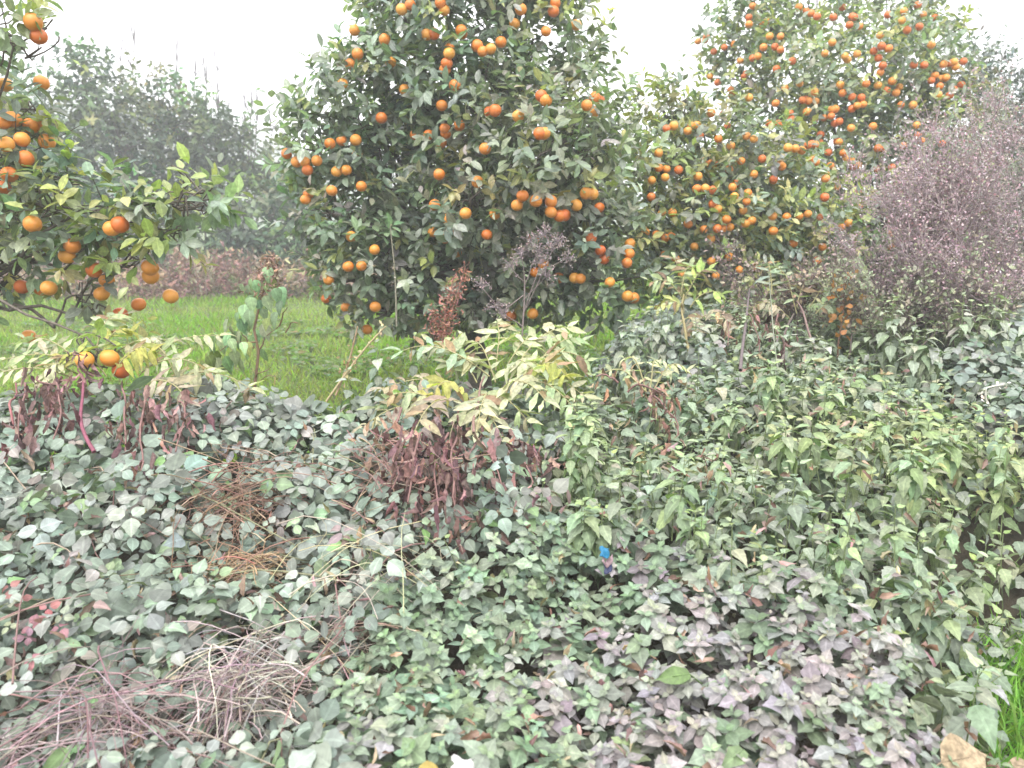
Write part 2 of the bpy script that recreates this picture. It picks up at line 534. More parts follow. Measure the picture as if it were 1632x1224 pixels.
def crown(cw, cols, wts, size, K=7, lai=2.0, tpl=ORANGE_LEAF, shootL=(.09, .2), droop=.25, inner=.3, cull=.55, twigs=None, up=.35, clump_var=.08):
    L = Leaves()
    camp = np.array([0, 0, EYE])
    la = size * size * .33
    C = np.array([c for c, r in cw]); RR = np.array([r for c, r in cw])
    for ci, (c, r) in enumerate(cw):
        n = int(4 * math.pi * r * r * lai / (la * K))
        O = rnd(n)
        toc = nrm(camp - c)
        keep = (O @ toc > -.35) | (rng.random(n) > cull)
        O = O[keep]; n = len(O)
        rad = r * (1 - .38 * rng.random(n) ** 1.6)
        deep = rng.random(n) < inner
        rad[deep] = r * rng.uniform(.25, .75, deep.sum())
        rad = rad * (1 + .14 * lump(O[:, 0] * 2 + ci, O[:, 1] * 2 + O[:, 2] * 3, 2.2))
        P = c + O * rad[:, None]
        # drop shoots buried deep in a neighbour clump
        ins = np.zeros(n, bool)
        for cj in range(len(cw)):
            if cj != ci: ins |= np.linalg.norm(P - C[cj], axis=1) < .55 * RR[cj]
        k2 = ~ins | (rng.random(n) < .25)
        P, O = P[k2], O[k2]; n = len(P)
        if not n: continue
        D = nrm(O * .75 + np.array([0, 0, up]) + rng.normal(size=(n, 3)) * .38)
        SL = rng.uniform(shootL[0], shootL[1], n); SL[rng.random(n) < .06] *= 1.8
        u = nrm(np.cross(D, rnd(n))); v = np.cross(D, u)
        base = jitter(pick(cols, wts, n), n, .16, .06) * np.exp(rng.normal() * clump_var) * (1 + rng.normal(size=3) * clump_var * .4)
        if twigs is not None:
            for q in np.nonzero(rng.random(n) < .22)[0]:
                twigs.add(np.array([P[q] - O[q] * .5 * r * rng.random(), P[q] + D[q] * SL[q]]), .0035, .0018, (.09, .085, .06), 3)
        for k in range(K):
            t = (k + .4 + .4 * rng.random(n)) / K
            az = k * 2.4 + rng.normal(size=n) * .5
            rd = np.cos(az)[:, None] * u + np.sin(az)[:, None] * v
            op = rng.uniform(.55, 1.25, n)[:, None]
            Yd = D * (.35 + .55 * t)[:, None] + rd * op + np.array([0, 0, -droop]) * rng.uniform(.2, 1.6, n)[:, None]
            U = np.array([0, 0, .9]) + O * .5 + D * .3 + rng.normal(size=(n, 3)) * .45
            sz = size * rng.uniform(.62, 1.18, n) * (1.05 - .25 * np.abs(t - .5) * 2)
            L.add(tpl, P + D * (SL * t)[:, None], Yd, U, sz, jitter(base, n, .13, .04))
    return L


def tree(name, label, cat, base, clumps, cols, wts, size, fruit=(), fr=.037, group=None, bark=(.1, .085, .07), trunk_r=.09, mat=M_ORLEAF,
         limb_r=.03, limb_from=.35, fork=.9, twig=True, rs=1.0, **kw):
    root = empty(name, base, label, cat, group)
    cw = clump_world(clumps, rs)
    tw = Tubes() if twig else None
    L = crown(cw, cols, wts, size, twigs=tw, **kw)
    base = np.array(base, float)
    cen = np.mean([c for c, r in cw], axis=0)
    top = np.array([base[0] * .6 + cen[0] * .4, base[1] * .6 + cen[1] * .4, base[2] + fork])
    T = Tubes()
    T.add(curve(base - [0, 0, .15], top, wob=.03, n=8), trunk_r * 1.25, trunk_r * .8, bark, 9)
    T.build("trunk", M_WOOD, root)
    B = Tubes()
    for c, r in cw:
        mid = top * .5 + c * .5 + rng.normal(size=3) * .12
        p1 = curve(top - [0, 0, random.random() * .2], mid, .06, .03, 6); p2 = curve(mid, c, .05, .03, 6)
        B.add(np.concatenate([p1, p2[1:]]), limb_r, limb_r * .35, bark, 6)
        for _ in range(5):
            e = c + rnd(1)[0] * r * random.uniform(.6, .95)
            B.add(curve(c * .8 + mid * .2, e, .03, .03, 6), limb_r * .35, .004, bark, 4)
    B.build("branches", M_WOOD, root)
    if tw is not None and tw.V: tag(tw.build("twigs", M_WOOD, root), kind="stuff")
    L.build("foliage", mat, root)
    fs = []
    for f in fruit:
        px, py = f[0], f[1]
        h, rr = first_hit(cw, px, py, 6)
        off = fr * random.uniform(*(f[2:] or (.1, 1.7)))
        fs.append((h - rr * off))
    for p in fs[:100]:
        add_fruit(root, p, fr)
    if len(fs) > 100:
        Vt = np.empty(len(FRUIT.vertices) * 3, np.float32); FRUIT.vertices.foreach_get("co", Vt); Vt = Vt.reshape(-1, 3)
        f3 = np.array([list(p.vertices) for p in FRUIT.polygons if len(p.vertices) == 3]); f4 = np.array([list(p.vertices) for p in FRUIT.polygons if len(p.vertices) == 4])
        VV = np.concatenate([Vt * fr + p for p in fs[100:]])
        o = link_mesh("oranges", VV, [np.concatenate([f3 + q * len(Vt) for q in range(len(fs) - 100)]), np.concatenate([f4 + q * len(Vt) for q in range(len(fs) - 100)])], M_ORANGE, root)
        o['kind'] = 'stuff'
    return root, cw


G_DK, G_MD, G_YL, G_GY = (.12, .155, .105), (.18, .22, .148), (.26, .275, .1), (.24, .262, .205)

def extra(n, x0, x1, y0, y1):
    return [(random.uniform(x0, x1), random.uniform(y0, y1), -1.5, .6) for _ in range(n)]


MAIN_FRUIT = [(789, 341), (776, 374), (742, 340), (824, 327), (833, 312), (854, 320), (878, 321), (878, 338), (892, 344), (900, 343), (918, 327), (714, 349), (716, 367),
              (704, 168), (683, 215), (709, 205), (711, 212), (661, 215), (700, 278), (608, 188), (567, 223), (569, 246), (552, 271), (537, 273), (576, 297), (529, 304),
              (457, 245), (473, 258), (486, 258), (490, 271), (505, 256), (487, 318), (560, 377), (597, 398), (524, 446), (520, 476), (551, 490), (598, 489), (585, 525),
              (555, 425), (576, 424), (565, 48), (570, 86), (558, 102), (613, 63), (623, 99), (546, 133), (645, 143), (760, 73), (769, 82), (782, 78), (716, 85), (712, 101),
              (680, 55), (692, 54), (702, 5), (654, 8), (640, 15), (708, 16), (830, 15), (820, 38), (870, 50), (885, 5), (882, 18), (918, 40), (863, 153), (870, 160), (948, 155),
              (956, 160), (949, 178), (935, 168), (826, 185), (860, 213), (867, 213), (780, 178), (789, 176), (773, 237), (761, 290), (710, 380), (934, 308), (944, 309),
              (955, 331), (728, 402), (690, 370), (853, 434), (866, 421), (942, 380), (957, 399), (963, 413), (1004, 388), (1003, 404), (999, 419), (890, 443), (916, 443),
              (925, 444), (972, 450), (1000, 472), (1010, 475), (849, 500), (815, 503)]
tree("orange_tree", "tall full orange tree laden with fruit, standing alone in the middle of the orchard edge", "orange tree", (-.25, 6.3, 0),
     [(710, 70, 6.1, 130), (618, 135, 6.0, 92), (850, 60, 6.2, 95), (915, 130, 6.2, 58), (560, 185, 5.9, 85), (515, 235, 5.8, 66), (760, 165, 5.8, 105),
      (860, 262, 5.4, 115), (945, 265, 5.6, 78), (765, 305, 5.45, 85), (630, 300, 6.05, 105), (555, 340, 5.8, 85), (600, 430, 5.7, 82), (700, 430, 5.85, 85),
      (820, 415, 5.75, 90), (930, 370, 5.6, 85), (965, 440, 5.6, 75), (740, -60, 6.2, 115), (850, -40, 6.2, 75), (545, 430, 5.7, 50), (645, 25, 6.1, 66),
      (600, 500, 5.7, 38), (700, 330, 6.35, 130), (830, 270, 6.35, 125), (620, 220, 6.35, 95), (850, 390, 6.25, 115), (680, 450, 6.2, 95), (740, 230, 6.4, 100), (860, 470, 5.7, 60), (940, 200, 6.0, 70), (510, 330, 5.8, 45), (760, 470, 5.8, 50)],
     [G_DK, G_MD, G_GY, G_YL], [.28, .4, .24, .08], .112, MAIN_FRUIT + extra(14, 480, 980, 30, 480), .039, group="orange trees of the orchard", lai=1.95)

LEFT_FRUIT = [(10, 230), (35, 222), (20, 190), (50, 200), (75, 226), (40, 253), (62, 198), (4, 193), (66, 132), (8, 135), (53, 35), (62, 58), (52, 357), (115, 392), (107, 408),
              (150, 430), (239, 426), (240, 440), (191, 358), (178, 364), (272, 472), (221, 485), (35, 457), (66, 460), (78, 459), (162, 468), (192, 501), (46, 536), (135, 574),
              (175, 571), (193, 590), (170, 446), (5, 300), (15, 278)]
tree("orange_tree", "orange tree whose low fruiting boughs reach over the grass past the pale weeds", "orange tree", (-3.35, 4.3, 0),
     [(10, 40, 3.7, 45), (75, 45, 3.7, 22), (-50, 110, 3.9, 55), (55, 175, 3.9, 40), (20, 250, 3.8, 62), (100, 330, 3.7, 62), (40, 340, 3.8, 55), (190, 345, 3.65, 52), (255, 330, 3.6, 38),
      (310, 322, 3.6, 34), (338, 318, 3.58, 20), (270, 380, 3.6, 30), (130, 405, 3.75, 45), (215, 405, 3.7, 38), (150, 470, 3.8, 28), (10, 420, 3.9, 40), (-60, 300, 4.0, 90), (-50, 450, 4.0, 60), (170, 578, 3.25, 16)],
     [G_DK, G_MD, G_YL, (.2, .25, .08)], [.25, .4, .25, .1],   .1, LEFT_FRUIT, .037, group="orange trees of the orchard", lai=2.0, limb_r=.011, fork=1.2, inner=.15)

ZR = [(160, 530), (190, 518), (128, 630), (100, 742), (155, 730), (97, 810), (185, 875), (262, 518), (287, 515), (345, 465), (290, 725), (418, 697), (432, 770), (440, 808), (450, 755),
      (495, 795), (490, 830), (408, 903), (422, 935), (350, 782), (320, 775), (372, 860), (487, 920), (512, 908), (598, 890), (655, 893), (707, 890), (742, 880), (600, 950), (682, 1002),
      (812, 812), (815, 735), (835, 683), (775, 668), (758, 655), (757, 592), (690, 612), (660, 608), (520, 572), (490, 560), (500, 402), (250, 922), (120, 965), (65, 945), (10, 1000), (10, 1040), (5, 1085),
      (880, 935), (910, 918), (345, 1075), (462, 1110), (530, 1100), (435, 1255), (620, 1270), (640, 1272)]
ZB = [(870, 585), (920, 527), (900, 650), (888, 630), (1010, 520), (1030, 610), (1135, 600), (1190, 515), (1195, 558), (950, 680), (808, 485), (838, 478), (872, 500), (742, 460), (745, 415), (720, 412),
      (770, 378), (885, 383), (925, 400), (945, 435), (970, 430), (982, 345), (1030, 352), (875, 350), (840, 450), (610, 425), (645, 522), (620, 508), (425, 368), (427, 392), (480, 315), (465, 250), (515, 240),
      (537, 232), (560, 195), (585, 150), (630, 205), (630, 150), (500, 100), (515, 25), (290, 170), (320, 165), (325, 150), (355, 212), (398, 195), (440, 182), (340, 315), (705, 30), (735, 45), (755, 55),
      (812, 220), (843, 175), (905, 245), (895, 232), (945, 222), (955, 108), (1040, 145), (1075, 200), (1045, 190), (1130, 85), (1195, 20), (1220, 60), (1250, 185), (1300, 265), (1325, 260), (1345, 255),
      (1350, 275), (1265, 310), (1290, 325), (1310, 320), (1250, 332), (1285, 355), (1175, 432), (1125, 432), (1105, 382), (1080, 963), (1085, 1015), (1145, 950)]
conv = lambda l: [(1000 + a * .3873, b * .3873) for a, b in l]
tree("orange_tree", "broad yellowish green orange tree between the tall middle tree and the mauve shrub", "orange tree", (2.1, 6.9, 0),
     [(1060, 185, 6.7, 48), (1085, 165, 6.7, 30), (1040, 265, 6.4, 75), (1130, 235, 6.6, 70), (1205, 270, 6.5, 80), (1100, 345, 6.3, 85), (1200, 365, 6.3, 78), (1055, 420, 6.2, 62), (1150, 420, 6.3, 65),
      (1280, 330, 6.4, 70), (1250, 415, 6.3, 65), (1330, 375, 6.5, 60), (1030, 340, 6.2, 55), (1120, 330, 6.9, 110), (1220, 330, 7.0, 110), (1100, 420, 6.8, 90), (1190, 450, 6.2, 50)],
     [G_DK, G_MD, G_YL, G_GY], [.1, .28, .47, .15], .1, conv(ZR) + extra(40, 1020, 1340, 200, 450), .033, group="orange trees of the orchard", lai=1.7)
tree("orange_tree", "farthest orange tree, dense with fruit against the sky, behind the mauve shrub", "orange tree", (4.4, 8.6, 0),
     [(1175, 55, 8.6, 55), (1180, 115, 8.5, 52), (1285, 125, 8.1, 95), (1390, 105, 8.1, 90), (1475, 130, 8.2, 72), (1290, 10, 8.7, 80), (1210, 10, 8.7, 60), (1420, 10, 8.8, 75), (1490, 50, 8.8, 50), (1340, 225, 8.0, 100),
      (1445, 225, 8.0, 95), (1520, 190, 8.1, 70), (1245, 200, 8.0, 75), (1400, 320, 7.9, 90), (1500, 320, 8.0, 90)],
     [G_DK, G_MD, G_YL, G_GY], [.2, .35, .27, .18], .105, conv(ZB) + extra(85, 1130, 1540, 10, 330), .036, group="orange trees of the orchard", lai=1.5, tpl=ORANGE_LEAF, K=6)
tree("grey_tree", "grey green tree without fruit rising behind the top of the mauve shrub", "tree", (6.2, 9.6, 0),
     [(1560, 110, 9.6, 45), (1600, 150, 9.6, 48), (1640, 190, 9.6, 60), (1590, 230, 9.6, 75), (1660, 270, 9.6, 80), (1560, 310, 9.5, 70)],
     [(.1, .125, .11), (.14, .165, .15)], [1, 1], .075, lai=1.3, tpl=ORANGE_LEAF, K=6, mat=M_FARLEAF)

# ---- far orchard trees
far_cols = [(.034, .06, .03), (.06, .1, .045), (.12, .165, .05)]
FAR = [("dark feathery tree with a leaning pointed top behind the left boughs", (-7.2, 17.5, 0),
        [(130, 130, 17.5, 42), (165, 165, 17.3, 55), (105, 190, 17.5, 48), (200, 225, 17.2, 60), (140, 260, 17.2, 62), (90, 300, 17.3, 55), (190, 310, 17, 60), (140, 115, 17.6, 28), (150, 390, 17, 60), (90, 400, 17, 50)], [.5, .4, .1]),
       ("mid green rounded tree with young shoots on top, right of the dark feathery tree", (-6.2, 18.5, 0),
        [(255, 165, 18.5, 46), (230, 190, 18.5, 45), (290, 175, 18.3, 40), (270, 240, 18.2, 62), (325, 225, 18, 45), (320, 290, 18, 60), (250, 320, 17.8, 62), (300, 370, 17.8, 55), (240, 400, 17.8, 48)], [.3, .4, .3]),
       ("low sloping tree just left of the tall middle orange tree", (-4.6, 19, 0),
        [(370, 215, 19, 32), (345, 255, 19, 45), (395, 260, 19, 42), (430, 280, 19, 40), (380, 320, 18.8, 55), (450, 300, 19, 38), (500, 330, 19, 50)], [.3, .45, .25]),
       ("dense blue green bush hugging the ground beside the middle orange tree", (-4.3, 16.5, 0),
        [(430, 350, 16.6, 48), (470, 320, 16.8, 42), (400, 385, 16.4, 48), (455, 400, 16.2, 45), (500, 390, 16.4, 55), (350, 400, 16.6, 42), (540, 430, 16.4, 45)], [.55, .4, .05]),
       ("dim dark tree half hidden behind the left fruit boughs", (-10.6, 18, 0),
        [(10, 230, 18, 60), (60, 290, 18, 60), (-30, 320, 18, 80), (30, 370, 17.8, 60), (-20, 430, 17.8, 50), (60, 420, 17.8, 45), (5, 150, 18.2, 45)], [.4, .45, .15])]
for lab, b, cl, wt in FAR:
    tree("far_tree", lab, "tree", b, cl, far_cols, wt, .21, group="trees at the far side of the orchard", lai=1.8, clump_var=.34, tpl=FAR_LEAF, K=6, mat=M_FARLEAF, shootL=(.2, .45), limb_r=.05, twig=False, trunk_r=.14, fork=1.2, up=.5)

# bare saplings beyond the far trees
SAP = [(216, 38, 150, 0), (247, 75, 150, 6), (192, 62, 120, -6), (284, 62, 160, 0), (318, 52, 150, -14), (346, 80, 200, 0), (330, 105, 180, 3), (366, 115, 190, -9), (402, 130, 230, -12), (410, 140, 240, 2), (387, 138, 220, -1), (437, 190, 250, -10)]
for px, y0, y1, lean in SAP:
    d = 22.0
    b = at(px + lean * 1.2, 470, d); b[2] = 0
    root = empty("bare_sapling", b, "thin leafless sapling poking up into the white sky behind the far orchard trees", "sapling", "bare saplings behind the far trees")
    t = Tubes(); tip = at(px, y0, d)
    pts = curve(b - [0, 0, .1], tip, 0, .04, 12); t.add(pts, .032, .01, (.09, .075, .075), 5)
    t.build("trunk", M_WOOD, root)
    t = Tubes()
    for k in range(9):
        q = pts[random.randint(5, 10)]; e = q + np.array([random.uniform(-.3, .3), random.uniform(-.3, .3), random.uniform(.4, 1.0)])
        t.add(curve(q, e, -.05, .02, 5), .016, .008, (.09, .075, .075), 4)
    t.build("twigs", M_WOOD, root)

# ------------------------------------------------------------------ grass and the dry brush band
n = 90000
yy = 3.6 + 13.5 * rng.random(n) ** 1.5; xx = rng.uniform(-1, .35, n) * (yy * .72 + .8)
zz = ground_z(xx, yy)
keep = (Hc(xx, yy) < .28) & (rng.random(n) < np.clip(1.25 + .9 * lump(xx, yy, 2.7, 11), .2, 1))
P = np.stack([xx, yy, zz], -1)[keep]; n = len(P)
patch = lump(P[:, 0], P[:, 1], 1.6, 2)
gc = np.where((patch > .15)[:, None], np.array([.15, .25, .035]), np.array([.19, .25, .06]))
gc = np.where((rng.random(n) < .12)[:, None], np.array([.18, .17, .085]), gc)
L = Leaves()
Yd = rng.normal(size=(n, 3)) * .45 + [0, 0, 1]
L.add(BLADE, P, Yd, rng.normal(size=(n, 3)), rng.uniform(.05, .11, n) * (1 + .35 * patch) * (1 + .05 * P[:, 1]), jitter(gc, n, .2, .08), 1.6 + .0 * 1)
grass = L.build("grass", M_GRASS)
tag(grass, "bright green grass of the orchard floor under the trees", "grass", kind='stuff')
L = Leaves()
n = 11000
yy = 3.8 + 7 * rng.random(n); xx = rng.uniform(-1, .2, n) * (yy * .7 + .5)
keep = (Hc(xx, yy) < .2) & (lump(xx, yy, 2.2, 7) > .1)
P = np.stack([xx, yy, ground_z(xx, yy) + .07], -1)[keep]; n = len(P)
for a in range(3):
    th = rng.random(n) * 6.28
    L.add(SMALL_LEAF, P, np.stack([np.cos(th), np.sin(th), rng.uniform(-.1, .5, n)], -1), np.tile([0, 0, 1.], (n, 1)) + rng.normal(size=(n, 3)) * .3, rng.uniform(.035, .085, n), jitter(pick([(.11, .19, .05), (.17, .21, .13), (.2, .17, .09)], [.6, .3, .1], n), n))
tag(L.build("clover", M_GRASS), "low clover leaves scattered through the orchard grass", "clover", kind='stuff')

L = Leaves(); T = Tubes()
for k in range(680):
    px = random.uniform(-60, 640); d = random.uniform(13.2, 17.5)
    b = at(px, 480, d); b[2] = 0
    hgt = random.uniform(.25, .7) * (1.1 if 280 < px < 420 or 480 < px < 560 else .8)
    tip = b + [random.uniform(-.25, .25), random.uniform(-.2, .2), hgt]
    red = random.random() < .45
    c = (.17, .095, .085) if red else random.choice([(.24, .18, .12), (.2, .16, .12), (.16, .17, .09)])
    T.add(curve(b, tip, .0, .03, 5), .012, .004, c, 3)
    m = 26
    q = b + (tip - b) * rng.uniform(.15, 1, m)[:, None] + rng.normal(size=(m, 3)) * .09
    L.add(DEAD_LEAF, q, rnd(m) + [0, 0, .3], rnd(m), rng.uniform(.08, .17, m), jitter(c, m, .25, .08))
T.build("stems", M_STRAW)
brush_stems = bpy.data.objects["stems"]
br = L.build("dry_brush", M_DEAD)
tag(br, "reddish brown band of dead weeds at the foot of the far trees", "dry brush", kind='stuff')
brush_stems.parent = br

# ------------------------------------------------------------------ leaf cover on the bank
def cover_points(n, ymax=6.6):
    y = .95 + (ymax - .95) * rng.random(n) ** 1.25
    x = rng.uniform(-1, 1, n) * (.72 * y + .35)
    z = Hc(x, y)
    P = np.stack([x, y, z], -1)
    e = .03
    N = nrm(np.stack([-(Hc(x + e, y) - Hc(x - e, y)) / (2 * e), -(Hc(x, y + e) - Hc(x, y - e)) / (2 * e), np.ones(n)], -1))
    return P, N


def cover_grid(sp, ymax, jit=.42):
    gy_ = np.arange(.95, ymax, sp); gx_ = np.arange(-.72 * ymax - .35, .72 * ymax + .35, sp)
    x, y = np.meshgrid(gx_, gy_); x = x.ravel() + rng.normal(size=x.size) * sp * jit; y = y.ravel() + rng.normal(size=y.size) * sp * jit
    k = np.abs(x) < .72 * y + .35; x, y = x[k], y[k]
    e = .03
    N = nrm(np.stack([-(Hc(x + e, y) - Hc(x - e, y)) / (2 * e), -(Hc(x, y + e) - Hc(x, y - e)) / (2 * e), np.ones(len(x))], -1))
    return np.stack([x, y, Hc(x, y)], -1), N


def species(P):
    """0 bramble, 1 small oval leaves, 2 nettles, -1 nothing"""
    px, py = proj(P)
    wx = lump(P[:, 0], P[:, 1], 3.5, 4) * 55; wy = lump(P[:, 0], P[:, 1], 3.1, 9) * 45
    x, y = px + wx, py + wy
    s = np.full(len(P), 2)
    s[(x < 590) | ((x < 860) & (y < 860))] = 0
    yl = np.interp(x, [540, 700, 900, 1100, 1300, 1450, 1540], [930, 890, 850, 880, 920, 960, 1260])
    s[(x > 560) & (y > yl)] = 1
    s[(x > 870) & (x < 1130) & (y < 590)] = 0
    s[(x > 1555) & (y < 660)] = 0
    s[P[:, 2] < .12] = -1
    # bare gaps where the dead stems show
    def hole(cx, cy, rx, ry): return ((px - cx) / rx) ** 2 + ((py - cy) / ry) ** 2 < 1
    for h in [(375, 790, 55, 55), (395, 905, 42, 20), (715, 740, 50, 70), (640, 745, 42, 55), (395, 1075, 90, 62), (150, 1130, 125, 55), (300, 1180, 60, 40)]:
        g = hole(*h) & (rng.random(len(P)) < .86)
        s[g] = -1
    return s


AREA_N = 1.0

# brambles: three leaflets on a stalk
BR = Leaves(); BS = Tubes()


def trifoliate(L, P, N, size, cols, wts, jit=.2, tilt=.36, fwd=.3, tpl=BRAMBLE_LEAF):
    n = len(P)
    U = nrm(N * .8 + [0, 0, .35] + np.array([0, -fwd, 0]) + rng.normal(size=(n, 3)) * tilt)
    th = rng.random(n) * 6.28
    A = nrm(np.cross(U, np.stack([np.cos(th), np.sin(th), th * 0], -1))); B = np.cross(U, A)
    col = jitter(pick(cols, wts, n), n, jit, .04)
    five = rng.random(n) < .12
    for ang, sc in ((0, 1.0), (1.75, .82), (-1.75, .82)):
        a = ang + rng.normal(size=n) * .2
        Yd = np.cos(a)[:, None] * A + np.sin(a)[:, None] * B + np.array([0, 0, -.22]) * rng.random(n)[:, None]
        off = size[:, None] * (.28 if ang == 0 else .06) * Yd
        L.add(tpl, P + off, Yd, U + rng.normal(size=(n, 3)) * .18, size * sc * rng.uniform(.85, 1.1, n), jitter(col, n, .07, .02))


br_cols = [(.145, .18, .142), (.18, .205, .172), (.105, .14, .105), (.165, .185, .155), (.13, .185, .095), (.19, .165, .15)]
br_w = [.32, .26, .2, .13, .05, .04]
for sp, dz, sz in [(.06, .02, .054), (.06, -.05, .052), (.066, -.12, .052), (.13, .05, .07)]:
    P, N = cover_grid(sp, 6.2)
    g = species(P) == 0
    q = P[g] + np.array([0, 0, dz]) + rng.normal(size=(g.sum(), 3)) * .028
    clm = 1 + .16 * lump(q[:, 0], q[:, 1], 2.4, 12)
    trifoliate(BR, q, N[g], sz * np.exp(rng.normal(size=g.sum()) * .22) * clm * np.interp(q[:, 1], [1.2, 2.4], [.82, 1.08]), br_cols, br_w)
P, N = cover_grid(.19, 3.9)
P = P[species(P) == 0]; n = len(P)
for k in range(5):
    th = rng.random(n) * 6.28
    gcol = pick([(.15, .25, .1), (.2, .25, .17), (.17, .24, .14), (.24, .19, .16)], [.3, .35, .25, .1], n)
    keep = rng.random(n) < .7
    BR.add(NETTLE_LEAF, (P + [0, 0, .045 - .015 * k] + rng.normal(size=(n, 3)) * .012)[keep], np.stack([np.cos(th), np.sin(th), rng.uniform(-.9, .4, n)], -1)[keep], (np.tile([0, -.2, 1.], (n, 1)) + rng.normal(size=(n, 3)) * .4)[keep], rng.uniform(.04, .09, n)[keep], jitter(gcol, n, .12, .05)[keep])
P, N = cover_points(1500, 3.9)
P = P[species(P) >= 0]; n = len(P)
BR.add(DEAD_LEAF, P + [0, 0, .02], rnd(n) + [0, -.2, 0], rnd(n) + [0, 0, .7], rng.uniform(.03, .065, n), jitter(pick([(.17, .1, .075), (.25, .19, .12), (.22, .13, .13)], [.5, .3, .2], n), n, .25))
for _ in range(130):
    x, y = random.uniform(-2.6, .3), random.uniform(1.2, 3.6)
    th, l = random.uniform(0, 6.28), random.uniform(.25, .7)
    a = np.array([x, y, Hc(x, y) - .06]); x2, y2 = x + math.cos(th) * l, y + math.sin(th) * l
    b = np.array([x2, y2, Hc(x2, y2) - .05])
    if species(np.array([a, b])).tolist() != [0, 0]: continue
    BS.add(curve(a, b, random.uniform(.02, .1), .03, 9), .0032, .0018, random.choice([(.2, .12, .11), (.17, .17, .1), (.25, .2, .15)]), 5)
bramble = BR.build("bramble_cover", M_BRAMBLE)
tag(BS.build("canes", M_STRAW, bramble), kind='stuff')
tag(bramble, "grey green three leaflet brambles sprawling over the bank beneath the dead weeds", "brambles", kind='stuff')

# small oval leaves: upright tips with crossed pairs
SM = Leaves()
for sp, dz in ((.055, .01), (.055, -.05), (.06, -.11)):
    P2, N2 = cover_grid(sp, 3.6)
    g = species(P2) == 1
    q = P2[g] + np.array([0, 0, dz]) + rng.normal(size=(g.sum(), 3)) * .014; n = len(q)
    D = nrm(N2[g] * .7 + [0, -.12, .5] + rng.normal(size=(n, 3)) * .22)
    u = nrm(np.cross(D, rnd(n))); v = np.cross(D, u)
    px, py = proj(q)
    mau = np.clip(.12 + .55 * sstep(700, 1350, px) + .5 * lump(q[:, 0], q[:, 1], 4, 6), 0, .85)
    green = jitter(pick([(.15, .2, .138), (.185, .222, .165), (.125, .17, .11), (.17, .218, .13)], [.4, .3, .2, .1], n), n, .12, .04)
    mv = jitter(pick([(.195, .18, .182), (.22, .207, .202), (.185, .155, .16), (.19, .195, .172)], [.35, .3, .12, .23], n), n, .12, .03)
    col = np.where((rng.random(n) < mau)[:, None], mv, green)
    rs_ = .05 * np.exp(rng.normal(size=n) * .22)
    for k in range(6):
        tier = k // 2
        az = (k % 2) * math.pi + tier * 1.57 + rng.normal(size=n) * .2
        rd = np.cos(az)[:, None] * u + np.sin(az)[:, None] * v
        Yd = rd + D * ([.0, .16, .6][tier]) + np.array([0, 0, -.15]) * rng.random(n)[:, None]
        sz = rs_ * rng.uniform(.85, 1.12, n) * [1.0, .8, .42][tier]
        c = jitter(col, n, .07, .03)
        if tier == 2: c = c * np.array([1.0, 1.07, .9])
        SM.add(SMALL_LEAF, q + D * (.014 * tier), Yd, D + rng.normal(size=(n, 3)) * .15, sz, c)
tag(SM.build("small_leaf_cover", M_HERB), "dense carpet of small pointed leaves, sage green turning mauve, filling the near bank", "ground cover", kind='stuff')

# nettles
def nettle_stems(L, T, B, hgt, size, colf, pairs=5, lean=.15):
    """B (n,3) stem foot, hgt (n,) height; leaves in crossed drooping pairs"""
    n = len(B)
    D = nrm(np.array([0, 0, 1.]) + rng.normal(size=(n, 3)) * lean)
    ph = rng.random(n) * 6.28
    for i in range(n):
        T.add(np.array([B[i], B[i] + D[i] * hgt[i]]), .003, .0015, (.16, .2, .09), 3)
    for k in range(pairs):
        t = 1 - (k / pairs) * .8
        for s in (0, math.pi):
            az = ph + k * 1.57 + s + rng.normal(size=n) * .25
            rd = np.stack([np.cos(az), np.sin(az), 0 * az], -1)
            Yd = rd + D * (.55 - .25 * k) * 1.0 + np.array([0, 0, -.12 * k])
            grow = min(1.0, .45 + .25 * k)
            c = colf(n, B) if colf is ncol else colf(n)
            if k == 0: c = c * np.array([1.06, 1.1, .85])
            L.add(NETTLE_LEAF, B + D * (hgt * t)[:, None] + rd * .008, Yd, np.array([0, 0, 1.]) + rd * .3 + rng.normal(size=(n, 3)) * .15, size * grow * rng.uniform(.8, 1.15, n), c)


net_cols = [(.17, .212, .148), (.2, .235, .172), (.135, .178, .118), (.19, .232, .115), (.2, .22, .185)]
NL, NT = Leaves(), Tubes()
P3, N3 = cover_grid(.088, 6.2)
g = species(P3) == 2
q = P3[g]; n = len(q)
px, py = proj(q)
yel = sstep(1150, 1600, px)


def ncol(n_, Q=None):
    c = jitter(pick(net_cols, [.34, .27, .2, .08, .11], n_), n_, .13, .05)
    if Q is not None:
        f_ = np.clip(.05 + .6 * lump(Q[:, 0], Q[:, 1], 1.9, 8), 0, .6)[:, None]
        c = c * (1 - f_) + c * np.array([1.25, 1.15, .62]) * f_
    return c


hh = np.clip(rng.uniform(.18, .34, n) + .1 * lump(q[:, 0], q[:, 1], 2.2, 3), .12, .6)
q = q + np.stack([0 * hh, 0 * hh, .32 * (hh - .22)], -1)
B = q - np.stack([0 * hh, 0 * hh, hh * rng.uniform(.75, 1.15, n)], -1)
nettle_stems(NL, NT, B, hh, np.clip(.08 * np.exp(rng.normal(size=n) * .25), .045, .125), ncol, pairs=5, lean=.25)
cov = NL.build("nettle_patch", M_HERB)
tag(cov, "pale green nettle thicket spreading over the right half of the bank", "nettles", kind='stuff')
NT.build("stems", M_STRAW, cov)
